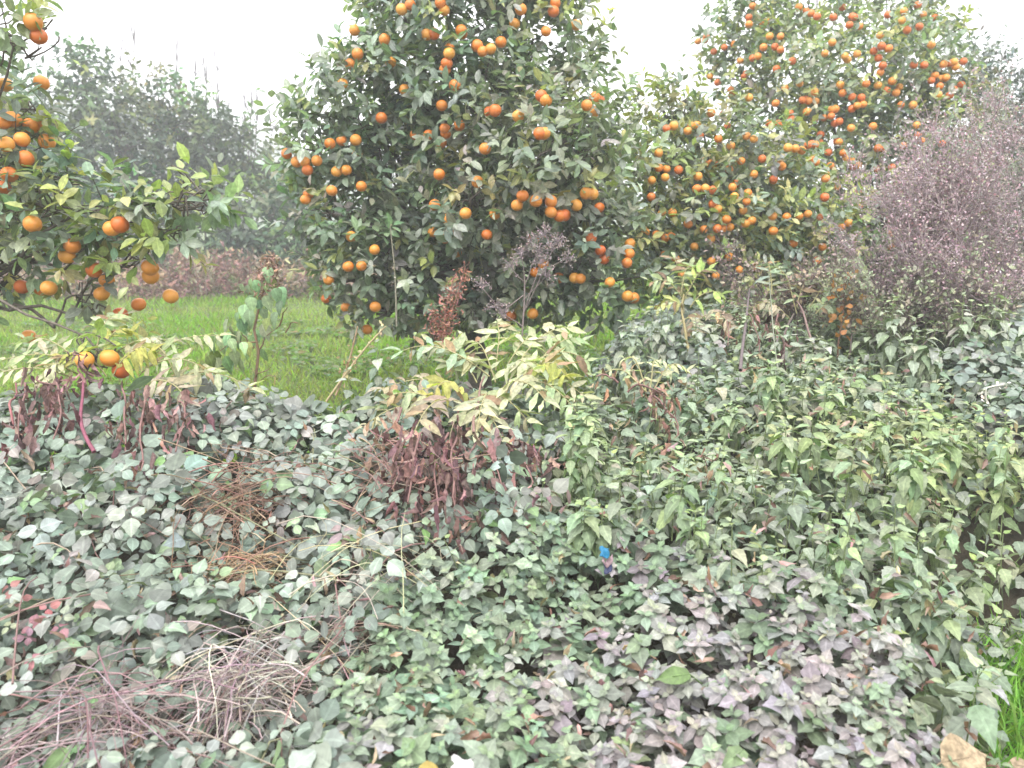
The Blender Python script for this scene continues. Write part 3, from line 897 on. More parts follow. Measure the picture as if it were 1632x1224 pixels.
# a sub-layer of low leaves that closes the floor of the thicket
SL_ = Leaves()
P3, N3 = cover_grid(.075, 6.2)
m = species(P3) == 2
q = P3[m] - np.array([0, 0, .13]); n = len(q)
for k in range(3):
    th = rng.random(n) * 6.28
    SL_.add(NETTLE_LEAF, q + rng.normal(size=(n, 3)) * .05, np.stack([np.cos(th), np.sin(th), rng.uniform(-.4, .2, n)], -1), N3[m] + rng.normal(size=(n, 3)) * .4, rng.uniform(.06, .1, n), ncol(n))
tag(SL_.build("undergrowth", M_HERB), "low leaves filling the floor beneath the nettle stems", "undergrowth", kind='stuff')


def single_nettle(px, py_top, py_foot, d, label, size=.07, pairs=7, name="nettle", stems=1, cols=None, cat="nettle", group="tall nettles standing out of the bank"):
    f = at(px, py_foot, d); t = at(px, py_top, d)
    f[2] = min(f[2], Hc(f[0], f[1]) - .05)
    root = empty(name, f, label, cat, group)
    L, T = Leaves(), Tubes()
    Bs = np.array([f + [random.uniform(-.05, .05) * (stems > 1), random.uniform(-.05, .05) * (stems > 1), 0] for _ in range(stems)])
    h = np.array([(t[2] - f[2]) * random.uniform(.85, 1.0) for _ in range(stems)])
    h[0] = t[2] - f[2]
    cf = (lambda n_: jitter(pick(cols, [1] * len(cols), n_), n_, .1, .04)) if cols else ncol
    nettle_stems(L, T, Bs, h, size, cf, pairs, .06)
    T.build("stem", M_STRAW, root); L.build("leaves", M_HERB, root)
    return root


for a in [(1010, 650, 850, 2.75, "bushy nettle with tiers of drooping leaves, below the small cream frond plant", .08, 8),
          (985, 760, 880, 2.3, "low nettle with broad drooping leaves below the tiered bushy nettle", .085, 5),
          (1205, 640, 800, 2.9, "olive green nettle rising above the middle of the thicket", .075, 7),
          (1165, 835, 960, 2.1, "bright green nettle at the upper edge of the mauve leaf carpet", .07, 5),
          (1480, 560, 700, 3.7, "yellow green nettle standing tall below the mauve shrub", .085, 7),
          (1110, 560, 660, 3.6, "nettle tip beside the cream frond plant, near the back of the bank", .07, 6),
          (1540, 1060, 1180, 1.75, "nettle with long hanging leaves next to the bright grass tuft", .11, 4),
          (600, 545, 640, 3.3, "fresh green nettle at the grass edge left of the large frond plant", .08, 7),
          (655, 530, 640, 3.4, "slim nettle between the slanting straw stem and the large frond plant", .07, 8),
          (560, 590, 660, 3.25, "short nettle at the foot of the slanting straw stem", .075, 5),
          (1250, 740, 900, 2.4, "nettle with large olive leaves in the middle of the thicket", .085, 6)]:
    single_nettle(*a)
for x, yt, yf in [(900, 690, 800), (940, 640, 760), (1070, 720, 860), (1130, 680, 800), (1160, 610, 720), (1290, 640, 760), (1330, 700, 820), (1390, 650, 760), (1440, 700, 820), (1500, 640, 760), (1550, 720, 850), (1600, 660, 780), (1240, 590, 680), (1340, 580, 680), (1420, 780, 900), (1090, 780, 900), (960, 800, 890), (1310, 800, 920), (1510, 800, 930), (1590, 830, 960)]:
    q_ = atf(x, yf - 40, 4.4, .02)
    single_nettle(x + random.uniform(-25, 25), yt + random.uniform(-25, 45), yf, q_[1], 'fresh green nettle spire standing above the nettle thicket', random.uniform(.055, .09), random.choice([5, 6, 8]), stems=random.randint(1, 3), cols=[(.17, .235, .13), (.2, .25, .15), (.2, .26, .12)], group='nettle spires within the thicket')
for x, yt, d in [(1010, 505, 4.5), (1065, 495, 4.6), (1130, 515, 4.6), (1185, 520, 4.4), (1250, 520, 4.4), (1310, 535, 4.3), (1370, 515, 4.5), (1420, 500, 4.4), (1465, 520, 4.2), (1530, 500, 4.3), (1580, 490, 4.4), (1620, 500, 4.2), (1395, 470, 4.7), (1490, 465, 4.7), (1560, 455, 4.7), (1330, 480, 4.8), (1215, 470, 4.8)]:
    single_nettle(x + random.uniform(-20, 20), yt + random.uniform(-45, 12), 640, d - .25, 'upright pale nettle along the back edge of the bank before the shrubs', random.uniform(.07, .105), 8, stems=5, cols=[(.24, .28, .2), (.2, .25, .16), (.27, .29, .23)], group='upright nettles along the back edge of the bank')

# ------------------------------------------------------------------ pale pinnate fronds and their dead leaves
CREAM, PALEG, MINT, BEIGE, YEL = (.36, .365, .225), (.29, .335, .185), (.23, .3, .2), (.31, .26, .19), (.3, .3, .08)


def frond(L, T, a, b, npair, leaf, col, arch=.06, up=(0, -.35, 1)):
    pts = curve(a, b, arch, .004, 12)
    T.add(pts, .004, .0015, (.26, .24, .12), 4)
    ax = nrm(pts[-1] - pts[0]); U0 = nrm(np.array(up, float)); side = nrm(np.cross(ax, U0))
    tt = np.linspace(.16, .97, npair)
    for t in tt:
        i_ = t * 11; k = min(int(i_), 10); p = pts[k] * (1 - (i_ - k)) + pts[k + 1] * (i_ - k)
        loc = nrm(pts[k + 1] - pts[k])
        for s in (-1, 1):
            Yd = nrm(side * s + loc * random.uniform(.35, .7) + np.array([0, 0, random.uniform(-.45, -.05)]))
            if random.random() < .05: continue
            cc = jitter(col, 1, .16, .05) if random.random() > .13 else jitter((.24, .17, .1), 1, .2, .05)
            L.add(LANCE_LEAF, p[None], (Yd + rng.normal(size=3) * .16)[None], (U0 + rng.normal(size=3) * .35)[None], leaf * (1.05 - .45 * abs(t - .45)) * random.uniform(.7, 1.2), cc, 1.15)
    L.add(LANCE_LEAF, pts[-1][None], ax[None], U0[None], leaf * .8, jitter(col, 1, .1, .04), 1.15)


def dead_strand(L, T, a, b, n, size, col=(.15, .08, .075), spread=.035):
    pts = curve(a, b, .02, .012, 8)
    T.add(pts, .005, .003, (.16, .09, .08), 4)
    n = int(n * .7); t = rng.random(n) * 7; k = np.minimum(t.astype(int), 6)
    p = pts[k] + (pts[k + 1] - pts[k]) * (t - k)[:, None] + rng.normal(size=(n, 3)) * spread
    L.add(DEAD_LEAF, p, rnd(n) * .55 + [0, -.1, -1], rnd(n), rng.uniform(.4, 1.25, n) * size, jitter(col, n, .42, .08))


def frond_plant(name, label, foot, fronds, dead, stalks, npair=7, leaf=.085, group=None):
    root = empty(name, foot, label, "weed", group)
    L, T, D, S_ = Leaves(), Tubes(), Leaves(), Tubes()
    for (ax_, ay, ad, bx, by, bd, col) in fronds:
        frond(L, T, atf(ax_, ay, ad), atf(bx, by, bd), npair, leaf, col)
    for (x0, y0, x1, y1, d, r, c) in stalks:
        S_ = Tubes(); S_.add(curve(atf(x0, y0, d), atf(x1, y1, d), 0, .01, 8), r, r * .6, c, 6); S_.build("stalk", M_STRAW, root)
    T.build("leaf_stalks", M_STRAW, root)
    L.build("fronds", M_PALE, root)
    if dead:
        T2 = Tubes()
        for (x0, y0, x1, y1, d, n, s, c) in dead: dead_strand(D, T2, atf(x0, y0, d, .09), atf(x1, y1, d, .09), n, s, c)
        tag(D.build("dead_leaves", M_DEAD, root), kind="stuff"); T2.build("dead_stalks", M_STRAW, root)
    return root


MAR, MAR2, BRN = (.115, .068, .066), (.175, .11, .105), (.15, .1, .075)
frond_plant("frond_weed", "large cream and yellow frond plant with a skirt of withered maroon leaves", at(760, 760, 3.1),
            [(780, 600, 3.35, 640, 560, 3.3, MINT), (760, 610, 3.3, 690, 550, 3.5, PALEG), (790, 590, 3.5, 795, 515, 3.75, CREAM), (820, 590, 3.45, 905, 522, 3.7, CREAM), (830, 590, 3.4, 935, 575, 3.4, PALEG),
             (820, 600, 3.3, 930, 630, 3.2, CREAM), (840, 610, 3.25, 925, 665, 3.1, PALEG), (800, 620, 3.2, 870, 640, 3.0, CREAM), (760, 640, 3.2, 840, 670, 3.0, CREAM), (740, 660, 3.15, 800, 700, 2.95, CREAM),
             (740, 630, 3.3, 610, 620, 3.2, BEIGE), (720, 650, 3.2, 580, 680, 3.1, BEIGE), (730, 640, 3.2, 660, 690, 3.0, BEIGE), (790, 600, 3.4, 720, 580, 3.35, CREAM), (810, 580, 3.5, 860, 545, 3.6, CREAM), (800, 600, 3.4, 850, 590, 3.2, CREAM),
             (790, 610, 3.35, 745, 545, 3.5, CREAM), (850, 600, 3.35, 900, 600, 3.2, YEL), (750, 640, 3.25, 690, 630, 3.1, YEL), (780, 630, 3.25, 760, 690, 3.0, CREAM), (860, 580, 3.45, 925, 545, 3.5, PALEG), (700, 650, 3.2, 600, 650, 3.2, PALEG)],
            [(640, 690, 625, 780, 3.0, 60, .075, MAR), (670, 690, 650, 800, 3.0, 70, .075, MAR), (715, 690, 700, 815, 2.95, 90, .075, MAR), (730, 680, 725, 815, 3.0, 80, .075, MAR), (690, 670, 640, 720, 3.0, 40, .09, MAR2), (770, 690, 800, 790, 3.0, 50, .08, MAR2),
             (820, 700, 862, 740, 2.95, 45, .085, MAR2), (800, 690, 850, 770, 3.0, 40, .08, MAR2), (780, 680, 740, 730, 3.0, 40, .09, MAR2), (640, 650, 590, 720, 3.05, 30, .09, BRN), (720, 740, 735, 820, 2.95, 60, .07, MAR)],
            [(755, 690, 772, 600, 3.3, .007, (.16, .1, .08)), (775, 685, 820, 590, 3.35, .006, (.2, .17, .09)), (735, 720, 735, 640, 3.25, .006, (.15, .08, .07))], npair=8, leaf=.112)
frond_plant("frond_weed", "wide cream frond weed with magenta stalk and dead maroon leaves under the low orange boughs", at(145, 740, 3.1),
            [(150, 600, 3.2, 0, 575, 3.2, CREAM), (140, 600, 3.2, 40, 540, 3.3, PALEG), (150, 580, 3.3, 190, 505, 3.5, CREAM), (160, 590, 3.3, 270, 545, 3.4, CREAM), (200, 600, 3.3, 350, 535, 3.4, CREAM), (220, 600, 3.2, 330, 590, 3.2, CREAM),
             (260, 610, 3.2, 400, 620, 3.2, CREAM), (150, 590, 3.3, 210, 530, 3.4, YEL), (130, 600, 3.2, 60, 610, 3.1, CREAM), (180, 600, 3.2, 240, 560, 3.2, YEL), (120, 605, 3.15, -30, 610, 3.1, CREAM), (230, 620, 3.15, 300, 640, 3.0, BEIGE), (170, 600, 3.2, 100, 570, 3.2, YEL), (280, 600, 3.25, 230, 545, 3.4, PALEG)],
            [(40, 610, 30, 700, 3.0, 50, .075, MAR), (90, 610, 85, 700, 3.0, 50, .08, MAR), (150, 600, 120, 560, 3.1, 26, .08, MAR2), (195, 620, 200, 720, 3.0, 45, .075, MAR), (230, 640, 225, 750, 2.95, 55, .075, MAR), (285, 640, 280, 720, 2.95, 45, .08, MAR2), (235, 650, 290, 670, 2.95, 30, .08, MAR2), (60, 600, 110, 620, 3.05, 30, .08, MAR)],
            [(150, 720, 133, 605, 3.05, .008, (.17, .055, .08)), (20, 690, 25, 610, 3.05, .006, (.22, .09, .09)), (250, 690, 230, 620, 3.1, .005, (.24, .14, .1))], npair=8, leaf=.1)
frond_plant("frond_weed", "small cream frond plant with one drooping brown withered stem amid the nettles", at(1050, 720, 3.3),
            [(1030, 625, 3.3, 995, 572, 3.4, CREAM), (1035, 625, 3.3, 1050, 580, 3.4, CREAM), (1040, 625, 3.3, 1095, 590, 3.3, CREAM), (1030, 625, 3.3, 950, 600, 3.3, PALEG)],
            [(1000, 625, 1060, 640, 3.2, 40, .065, BRN), (1040, 630, 1080, 695, 3.15, 50, .06, BRN), (985, 610, 950, 600, 3.25, 14, .06, (.24, .17, .1))],
            [(1045, 670, 1035, 620, 3.3, .004, (.25, .2, .12))], npair=7, leaf=.06)
frond_plant("frond_weed", "yellow green frond plant in front of the right orange tree", at(1110, 560, 4.8),
            [(1090, 500, 4.8, 1075, 412, 5.0, PALEG), (1090, 480, 4.8, 1130, 430, 4.8, (.26, .33, .1)), (1090, 480, 4.8, 1040, 450, 4.8, PALEG), (1100, 490, 4.7, 1150, 470, 4.7, (.26, .33, .1)), (1090, 500, 4.7, 1050, 490, 4.7, (.3, .32, .12)), (1110, 510, 4.7, 1165, 520, 4.6, BEIGE), (1090, 510, 4.7, 1110, 540, 4.5, BEIGE), (1085, 470, 4.8, 1100, 425, 4.9, PALEG)],
            [(1150, 500, 1160, 550, 4.7, 20, .07, BRN)], [(1105, 570, 1090, 470, 4.8, .01, (.2, .17, .08))], leaf=.11)
frond_plant("frond_weed", "pale green frond plant with brown stalks at the foot of the mauve shrub", at(1290, 560, 4.6),
            [(1270, 500, 4.6, 1235, 425, 4.7, (.25, .3, .2)), (1270, 490, 4.6, 1290, 440, 4.7, PALEG), (1290, 490, 4.6, 1335, 450, 4.6, CREAM), (1300, 500, 4.5, 1345, 500, 4.5, (.25, .3, .2)), (1260, 510, 4.6, 1200, 490, 4.6, BEIGE), (1230, 470, 4.6, 1220, 420, 4.8, (.24, .28, .22))],
            [(1240, 500, 1250, 560, 4.5, 30, .07, MAR), (1190, 500, 1210, 560, 4.6, 30, .07, BRN)], [(1300, 560, 1270, 480, 4.6, .008, (.15, .1, .09)), (1180, 590, 1195, 460, 4.7, .009, (.1, .08, .08)), (1245, 580, 1265, 500, 4.55, .008, (.1, .08, .07)), (1240, 590, 1225, 430, 4.7, .004, (.14, .15, .11))], leaf=.1)

# ------------------------------------------------------------------ tall weeds
f = at(405, 640, 3.55)
root = empty("seeding_weed", f, "tall weed with hanging heart shaped leaves and a brown seed head at the grass edge", "weed")
T, L, D = Tubes(), Leaves(), Leaves()
pts = np.array([at(403, 640, 3.55), at(408, 600, 3.55), at(412, 560, 3.55), at(405, 525, 3.55), at(415, 480, 3.6), at(428, 440, 3.6), at(434, 412, 3.6)])
T.add(pts, .008, .004, (.17, .11, .07), 6)
for (x0, y0, x1, y1) in [(408, 600, 432, 585), (412, 560, 445, 520), (445, 520, 458, 490), (405, 555, 385, 530), (404, 615, 440, 600), (412, 545, 350, 560), (455, 530, 475, 515)]:
    T.add(curve(at(x0, y0, 3.55), at(x1, y1, 3.5), .01, .005, 5), .004, .002, (.17, .12, .07), 4)
T.build("stem", M_STRAW, root)
for (x, y) in [(395, 480), (425, 470), (400, 470), (412, 480), (380, 525), (430, 490), (360, 550), (395, 555), (385, 585), (340, 580), (425, 545), (385, 510), (410, 505), (395, 540), (372, 530), (350, 545), (340, 560), (420, 530), (405, 455), (440, 470), (365, 560), (375, 575), (410, 575), (352, 575), (430, 450), (400, 560), (418, 490), (388, 495), (380, 545), (440, 500), (345, 590)]:
    p = at(x + random.uniform(-6, 6), y - 18, 3.55 + random.uniform(-.08, .08))
    for _ in range(2):
        th = random.uniform(0, 6.28)
        L.add(HEART_LEAF, p[None] + rng.normal(size=(1, 3)) * .02, np.array([[math.cos(th) * .55, math.sin(th) * .5 - .2, -1]]), np.array([[math.cos(th) * .7, -.8, .6]]), random.uniform(.06, .1), jitter((.17, .245, .13) if random.random() < .93 else (.2, .24, .07), 1))
L.build("leaves", M_HERB, root)
n = 420; t = rng.random(n)
p = at(432, 408, 3.6) * (1 - t[:, None]) + at(420, 470, 3.58) * t[:, None] + rng.normal(size=(n, 3)) * (np.array([.03, .03, .014]) * (.5 + t[:, None]))
D.add(DEAD_LEAF, p, rnd(n), rnd(n), rng.uniform(.018, .035, n), jitter((.24, .17, .13), n, .25))
D.build("seed_head", M_DEAD, root)

root = empty("dock", at(705, 560, 4.3), "rusty brown dock seed stalk in front of the tall middle orange tree", "weed")
T, D = Tubes(), Leaves()
for (x0, y0, x1, y1) in [(700, 570, 742, 425), (700, 570, 722, 445), (705, 570, 690, 490)]:
    a, b = at(x0, y0, 4.3), at(x1, y1, 4.3)
    T.add(curve(a, b, 0, .01, 8), .006, .003, (.2, .1, .07), 5)
    D = Leaves(); n = 190; t = .15 + .85 * rng.random(n)
    D.add(DEAD_LEAF, a + (b - a) * t[:, None] + rng.normal(size=(n, 3)) * .024, rnd(n) + [0, 0, .2], rnd(n), rng.uniform(.018, .04, n), jitter((.26, .13, .1), n, .25)); D.build("seed_head", M_DEAD, root)
T.build("stem", M_STRAW, root)

root = empty("dried_umbel", at(832, 540, 4.5), "dried grey brown umbel skeleton in front of the middle orange tree", "weed")
T = Tubes(); gc_ = (.2, .16, .15)
heads = []
stem = curve(at(832, 545, 4.5), at(836, 440, 4.5), 0, .004, 6); T.add(stem, .006, .004, gc_, 5)
for (x0, y0, x1, y1) in [(834, 500, 880, 400), (836, 440, 832, 405), (834, 500, 862, 420), (835, 470, 800, 500), (800, 500, 765, 455), (868, 425, 905, 410), (868, 430, 890, 385), (836, 455, 858, 400), (833, 480, 870, 440), (836, 450, 815, 425), (832, 520, 790, 490), (880, 400, 868, 375), (860, 420, 845, 385)]:
    T.add(curve(at(x0, y0, 4.5), at(x1, y1, 4.45), 0, .004, 5), .0035, .002, gc_, 4); heads.append(at(x1, y1, 4.45))
T.build("stems", M_STRAW, root)
for h in heads:
    T = Tubes(); L = Leaves()
    for _ in range(26):
        dirv = nrm(rng.normal(size=3) + [0, 0, .5]); e = h + dirv * random.uniform(.03, .07)
        T.add(np.array([h, (h + e) / 2 + [0, 0, .004], e]), .0012, .0008, (.26, .21, .22), 3)
        L.add(FLAKE, e[None] + rng.normal(size=(4, 3)) * .006, rnd(4), rnd(4), .012, jitter((.27, .22, .22), 4))
    u_ = T.build("umbel", M_STRAW, root); L.build("seeds", M_DEAD, root).parent = u_

for (x0, y0, x1, y1, d, c, lab) in [(632, 520, 622, 360, 4.7, (.2, .19, .14), "single thin bare cane upright before the dark side of the middle orange tree"),
                                    (520, 640, 615, 520, 3.5, (.34, .28, .16), "long straw coloured stem slanting up from the bank to the middle orange tree"),
                                    (535, 630, 570, 520, 3.5, (.3, .22, .13), "short straw stem beside the slanting one at the grass edge"),
                                    (1580, 700, 1572, 618, 3.3, (.5, .48, .42), "whitish bent dry stem among the nettles on the right")]:
    root = empty("dry_stalk", at(x0, y0, d), lab, "dry stalk")
    T = Tubes(); pts = curve(at(x0, y0, d), at(x1, y1, d), .01, .008, 8)
    if x0 == 1580: pts = np.concatenate([pts, [at(1600, 612, 3.3)]])
    T.add(pts, .006, .0035, c, 5)
    T.build("stem", M_STRAW, root)
    D = Leaves(); n = 26
    k = rng.integers(2, len(pts), n)
    D.add(FLAKE, pts[k] + rng.normal(size=(n, 3)) * .012, rnd(n), rnd(n), rng.uniform(.015, .03, n), jitter(c, n)); D.build("dry_leaves", M_DEAD, root)

# ------------------------------------------------------------------ mauve shrub and its neighbours
def twig_shrub(name, label, feet, tips, cols, wts, flakes, d, stemcol, fl=(.008, .022), lean=(-.3, 0, 1)):
    root = empty(name, at(feet[0], feet[2], d), label, "shrub", "dry twiggy shrubs on the right")
    root.location.z = 0.3
    T, L = Tubes(), Leaves()
    P_ = []
    for (tx, ty) in tips:
        dd = d + random.uniform(-.35, .45)
        a = at(random.uniform(feet[0], feet[1]), feet[2], dd)
        b = at(tx + random.uniform(-14, 14), ty + random.uniform(-14, 14), dd + random.uniform(-.15, .15))
        pts = curve(a, b, .03, .025, 9); T.add(pts, .007, .0018, stemcol, 4)
        ln = np.linalg.norm(b - a)
        for _ in range(28):
            k = random.randint(2, 8); q = pts[k] + (pts[k] - pts[k - 1]) * random.random()
            e = q + nrm(rng.normal(size=3) * .6 + np.array(lean)) * random.uniform(.1, .32) * min(1, ln)
            tw = curve(q, e, .01, .008, 5); T.add(tw, .0025, .001, stemcol, 3)
            P_.append((q, e))
            for _ in range(3):
                q2 = tw[random.randint(1, 4)]; e2 = q2 + nrm(rng.normal(size=3) + np.array(lean) * .8) * random.uniform(.05, .14)
                T.add(np.array([q2, e2]), .0014, .0008, stemcol, 3); P_.append((q2, e2))
    A = np.array([p for p, e in P_]); B_ = np.array([e for p, e in P_])
    k = rng.integers(0, len(A), flakes); t = rng.random((flakes, 1))
    p = A[k] + (B_[k] - A[k]) * t + rng.normal(size=(flakes, 3)) * .012
    px, py = proj(p)
    c = jitter(pick(cols, wts, flakes), flakes, .12, .04)
    L.add(FLAKE, p, (B_[k] - A[k]) * 4 + rnd(flakes), rnd(flakes) + [0, 0, .6], rng.uniform(*fl, flakes), c)
    tag(T.build("twigs", M_STRAW, root), kind="stuff"); L.build("leaves", M_DEAD, root)


grid = lambda x0, x1, y0, y1, n, f=lambda x, y: True: [(x, y) for x, y in [(random.uniform(x0, x1), random.uniform(y0, y1)) for _ in range(n * 4)] if f(x, y)][:n]
twig_shrub("twiggy_shrub", "mauve brown twiggy shrub full of fine dry sprays leaning over the nettles", (1390, 1640, 560),
           grid(1330, 1640, 190, 480, 60, lambda x, y: y > 330 - (x - 1315) * 1.05 and y > 205), [(.32, .23, .26), (.29, .175, .21), (.38, .32, .335), (.31, .3, .24)], [.36, .2, .22, .24], 32000, 4.7, (.27, .21, .22))
twig_shrub("twiggy_shrub", "grey green twiggy shrub at the picture edge behind the mauve shrub", (1580, 1720, 540),
           grid(1540, 1720, 220, 420, 34), [(.23, .25, .22), (.27, .27, .26), (.2, .22, .17)], [1, 1, 1], 20000, 5.4, (.16, .14, .13), (.015, .032))
twig_shrub("twiggy_shrub", "low olive and brown twiggy scrub between the frond plants and the mauve shrub", (1340, 1600, 575),
           grid(1330, 1610, 430, 520, 34), [(.21, .25, .16), (.23, .2, .17), (.28, .28, .2)], [1.6, .7, .7], 9000, 4.6, (.15, .12, .11), (.015, .04))
twig_shrub("twiggy_shrub", "thin brown weed stalks before the right orange tree, left of the mauve shrub", (1170, 1340, 580),
           grid(1160, 1345, 415, 520, 12), [(.19, .14, .13), (.2, .21, .14), (.25, .2, .15)], [1, .8, .6], 2600, 5.0, (.13, .1, .1), (.015, .04))
root = empty("autumn_sprig", at(1345, 560, 4.4), "upright sprig of amber autumn leaves at the left foot of the mauve shrub", "weed")
T, L = Tubes(), Leaves()
pts = curve(at(1335, 570, 4.4), at(1352, 440, 4.4), 0, .01, 8); T.add(pts, .006, .003, (.16, .1, .07), 5); T.build("stem", M_STRAW, root)
n = 60; k = rng.integers(2, 8, n)
L.add(SMALL_LEAF, pts[k] + rng.normal(size=(n, 3)) * .04, rnd(n), rnd(n) + [0, -.4, .8], rng.uniform(.03, .055, n), jitter((.36, .17, .06), n, .2)); L.build("leaves", M_PALE, root)

# ------------------------------------------------------------------ dry stem tangles
def tangle(name, label, cx, cy, d, rx, ry, n, cols, ln=(.12, .4), rad=(.0015, .003), flat=.35, group=None):
    c = atf(cx, cy, d + 1.2, .02); d = c[1]; root = empty(name, c, label, "dry stems", group)
    T = Tubes(); sc = d / FPX / CT
    for _ in range(n):
        p = c + np.array([random.gauss(0, .45) * rx * sc, random.gauss(0, .45) * ry * sc * 1.5, 0])
        p[2] = Hc(p[0], p[1]) + random.uniform(-.1, .05)
        th = random.uniform(0, 6.28); l = random.uniform(*ln)
        v = np.array([math.cos(th), math.sin(th), random.uniform(-flat, flat)]) * l / 2
        T.add(curve(p - v, p + v, random.uniform(-.02, .16) * l * 1.6, .02 * l, 7), random.uniform(*rad), rad[0] * .5, jitter(random.choice(cols), 1, .15)[0], 4)
        q = p + v * random.uniform(-.4, .5)
        q[2] += .1 * l
        for _k in range(random.randint(0, 2)):
            e = q + v * random.uniform(.1, .4) + rng.normal(size=3) * l * .13
            T.add(curve(q, e, .02 * l, .02 * l, 4), rad[0] * .8, rad[0] * .4, jitter(random.choice(cols), 1, .15)[0], 3)
    tag(T.build("stems", M_STRAW, root), kind="stuff")
    return root


PK = [(.34, .29, .265), (.26, .21, .2), (.4, .355, .32), (.18, .14, .13)]
tangle("stem_tangle", "heap of bleached dry stems bursting from the brambles near the viewer", 385, 1085, 1.72, 92, 58, 300, PK, rad=(.0013, .0028), flat=.55)
tangle("stem_tangle", "loose pinkish tangle of dead canes at the near corner beside the red leaves", 160, 1140, 1.6, 150, 60, 150, [(.22, .165, .16), (.17, .115, .115), (.28, .23, .22)], (.15, .6))
tangle("stem_tangle", "rusty brown nest of dead grass in the upper brambles", 378, 790, 2.5, 85, 75, 150, [(.2, .125, .085), (.27, .19, .13), (.15, .09, .065)], (.12, .45), flat=.6)
tangle("stem_tangle", "small tuft of brown dead grass in a gap of the brambles", 395, 905, 2.15, 50, 22, 110, [(.26, .17, .1), (.3, .22, .14)], (.08, .3), flat=.5)
tangle("stem_tangle", "thin scatter of dead stems in a dark gap beside the small leaf carpet", 545, 985, 1.95, 40, 45, 34, [(.3, .25, .22), (.2, .13, .11)], (.1, .35))
tangle("stem_tangle", "straw coloured grass stems lying across the bramble leaves", 560, 880, 2.2, 150, 60, 24, [(.4, .36, .22), (.36, .32, .24)], (.25, .6), (.0012, .002), .2)
tangle("stem_tangle", "dead stems tangled under the maroon skirt of the large frond plant", 640, 750, 2.8, 90, 50, 130, [(.2, .12, .1), (.27, .19, .13)], (.1, .4), flat=.9)

# ------------------------------------------------------------------ small things
root = empty("red_bramble", at(50, 1040, 1.55), "bramble spray with pink and scarlet autumn leaves in the near left corner", "bramble")
T, L = Tubes(), Leaves()
pts = curve(atf(20, 1090, 2.2), atf(60, 920, 2.2), .02, .01, 8); T.add(pts, .003, .0018, (.16, .1, .09), 5); T.build("stem", M_STRAW, root)
q = np.array([atf(x, y, 2.4, random.uniform(.03, .09)) for x, y in [(15, 935), (35, 955), (20, 960), (50, 1000), (45, 1015), (100, 985), (95, 1000), (50, 1050), (15, 1000), (75, 970), (60, 985)]])
for i in range(len(q)):
    trifoliate(L, q[i:i + 1], np.array([[0, -.5, .8]]), np.array([random.uniform(.03, .045)]), [(.24, .1, .12), (.27, .1, .09), (.26, .16, .19), (.17, .19, .12)], [.4, .25, .2, .15])
L.build("leaves", M_BRAMBLE, root)
BIGP = [at(265, 745, 2.7), at(305, 765, 2.65), at(780, 800, 2.55), at(245, 800, 2.5)]
root = empty("bean_vine", at(290, 760, 2.65), "vine with extra large round blue green leaves among the brambles", "vine")
L = Leaves()
trifoliate(L, np.array([at(285, 755, 2.62), at(262, 770, 2.6)]), np.array([[0, -.55, .8]] * 2), np.array([.105, .095]), [(.17, .22, .19)], [1], .05)
L.build("leaves", M_BRAMBLE, root)
T = Tubes(); T.add(curve(at(250, 840, 2.6), at(285, 755, 2.62), .02, .004, 6), .003, .002, (.2, .2, .12), 5); T.build("stem", M_STRAW, root)


def broad_leaf(px, py, d, ang, size, col, label, name="dock_leaf", up=(0, -.6, .8), wid=1.0, lift=.02, mat=None, cat="leaf"):
    p = atf(px, py, 3.0, .03)
    root = empty(name, p, label, cat)
    L = Leaves()
    L.add(BRAMBLE_LEAF, p[None], np.array([[math.cos(ang), math.sin(ang), .1]]), np.array([up]), size, np.array([col]), wid)
    L.build("blade", mat or M_HERB, root)
    T = Tubes(); v = np.array([math.cos(ang), math.sin(ang), .1]) * size
    T.add(np.array([p - v * .35 - [0, 0, .03], p, p + v * .5 - [0, 0, .002]]), .0025, .0012, np.array(col) * .7, 4); T.build("stalk", M_STRAW, root)


broad_leaf(1100, 1075, 1.72, 3.4, .1, (.09, .145, .045), "glossy bright green dock leaf lying on the mauve carpet", wid=.75, lift=.04)
broad_leaf(1185, 1195, 1.5, 3.9, .085, (.12, .17, .08), "small green dock leaf by the lower frame below the bright one", wid=.7, lift=.03)
broad_leaf(665, 1232, 1.42, .1, .06, (.36, .27, .08), "yellow fallen leaf lying beside the white paper scrap", "fallen_leaf", wid=1.0, lift=.05, mat=M_PALE)
broad_leaf(1500, 1215, 1.5, .15, .14, (.24, .185, .12), "large tan dead leaf lying at the edge of the bright grass tuft", "fallen_leaf", wid=1.1, lift=.12, mat=M_DEAD)
broad_leaf(1640, 1222, 1.5, 3.0, .06, (.23, .175, .12), "small tan dead leaf behind the bright grass tuft", "fallen_leaf", wid=1.0, lift=.14, mat=M_DEAD)


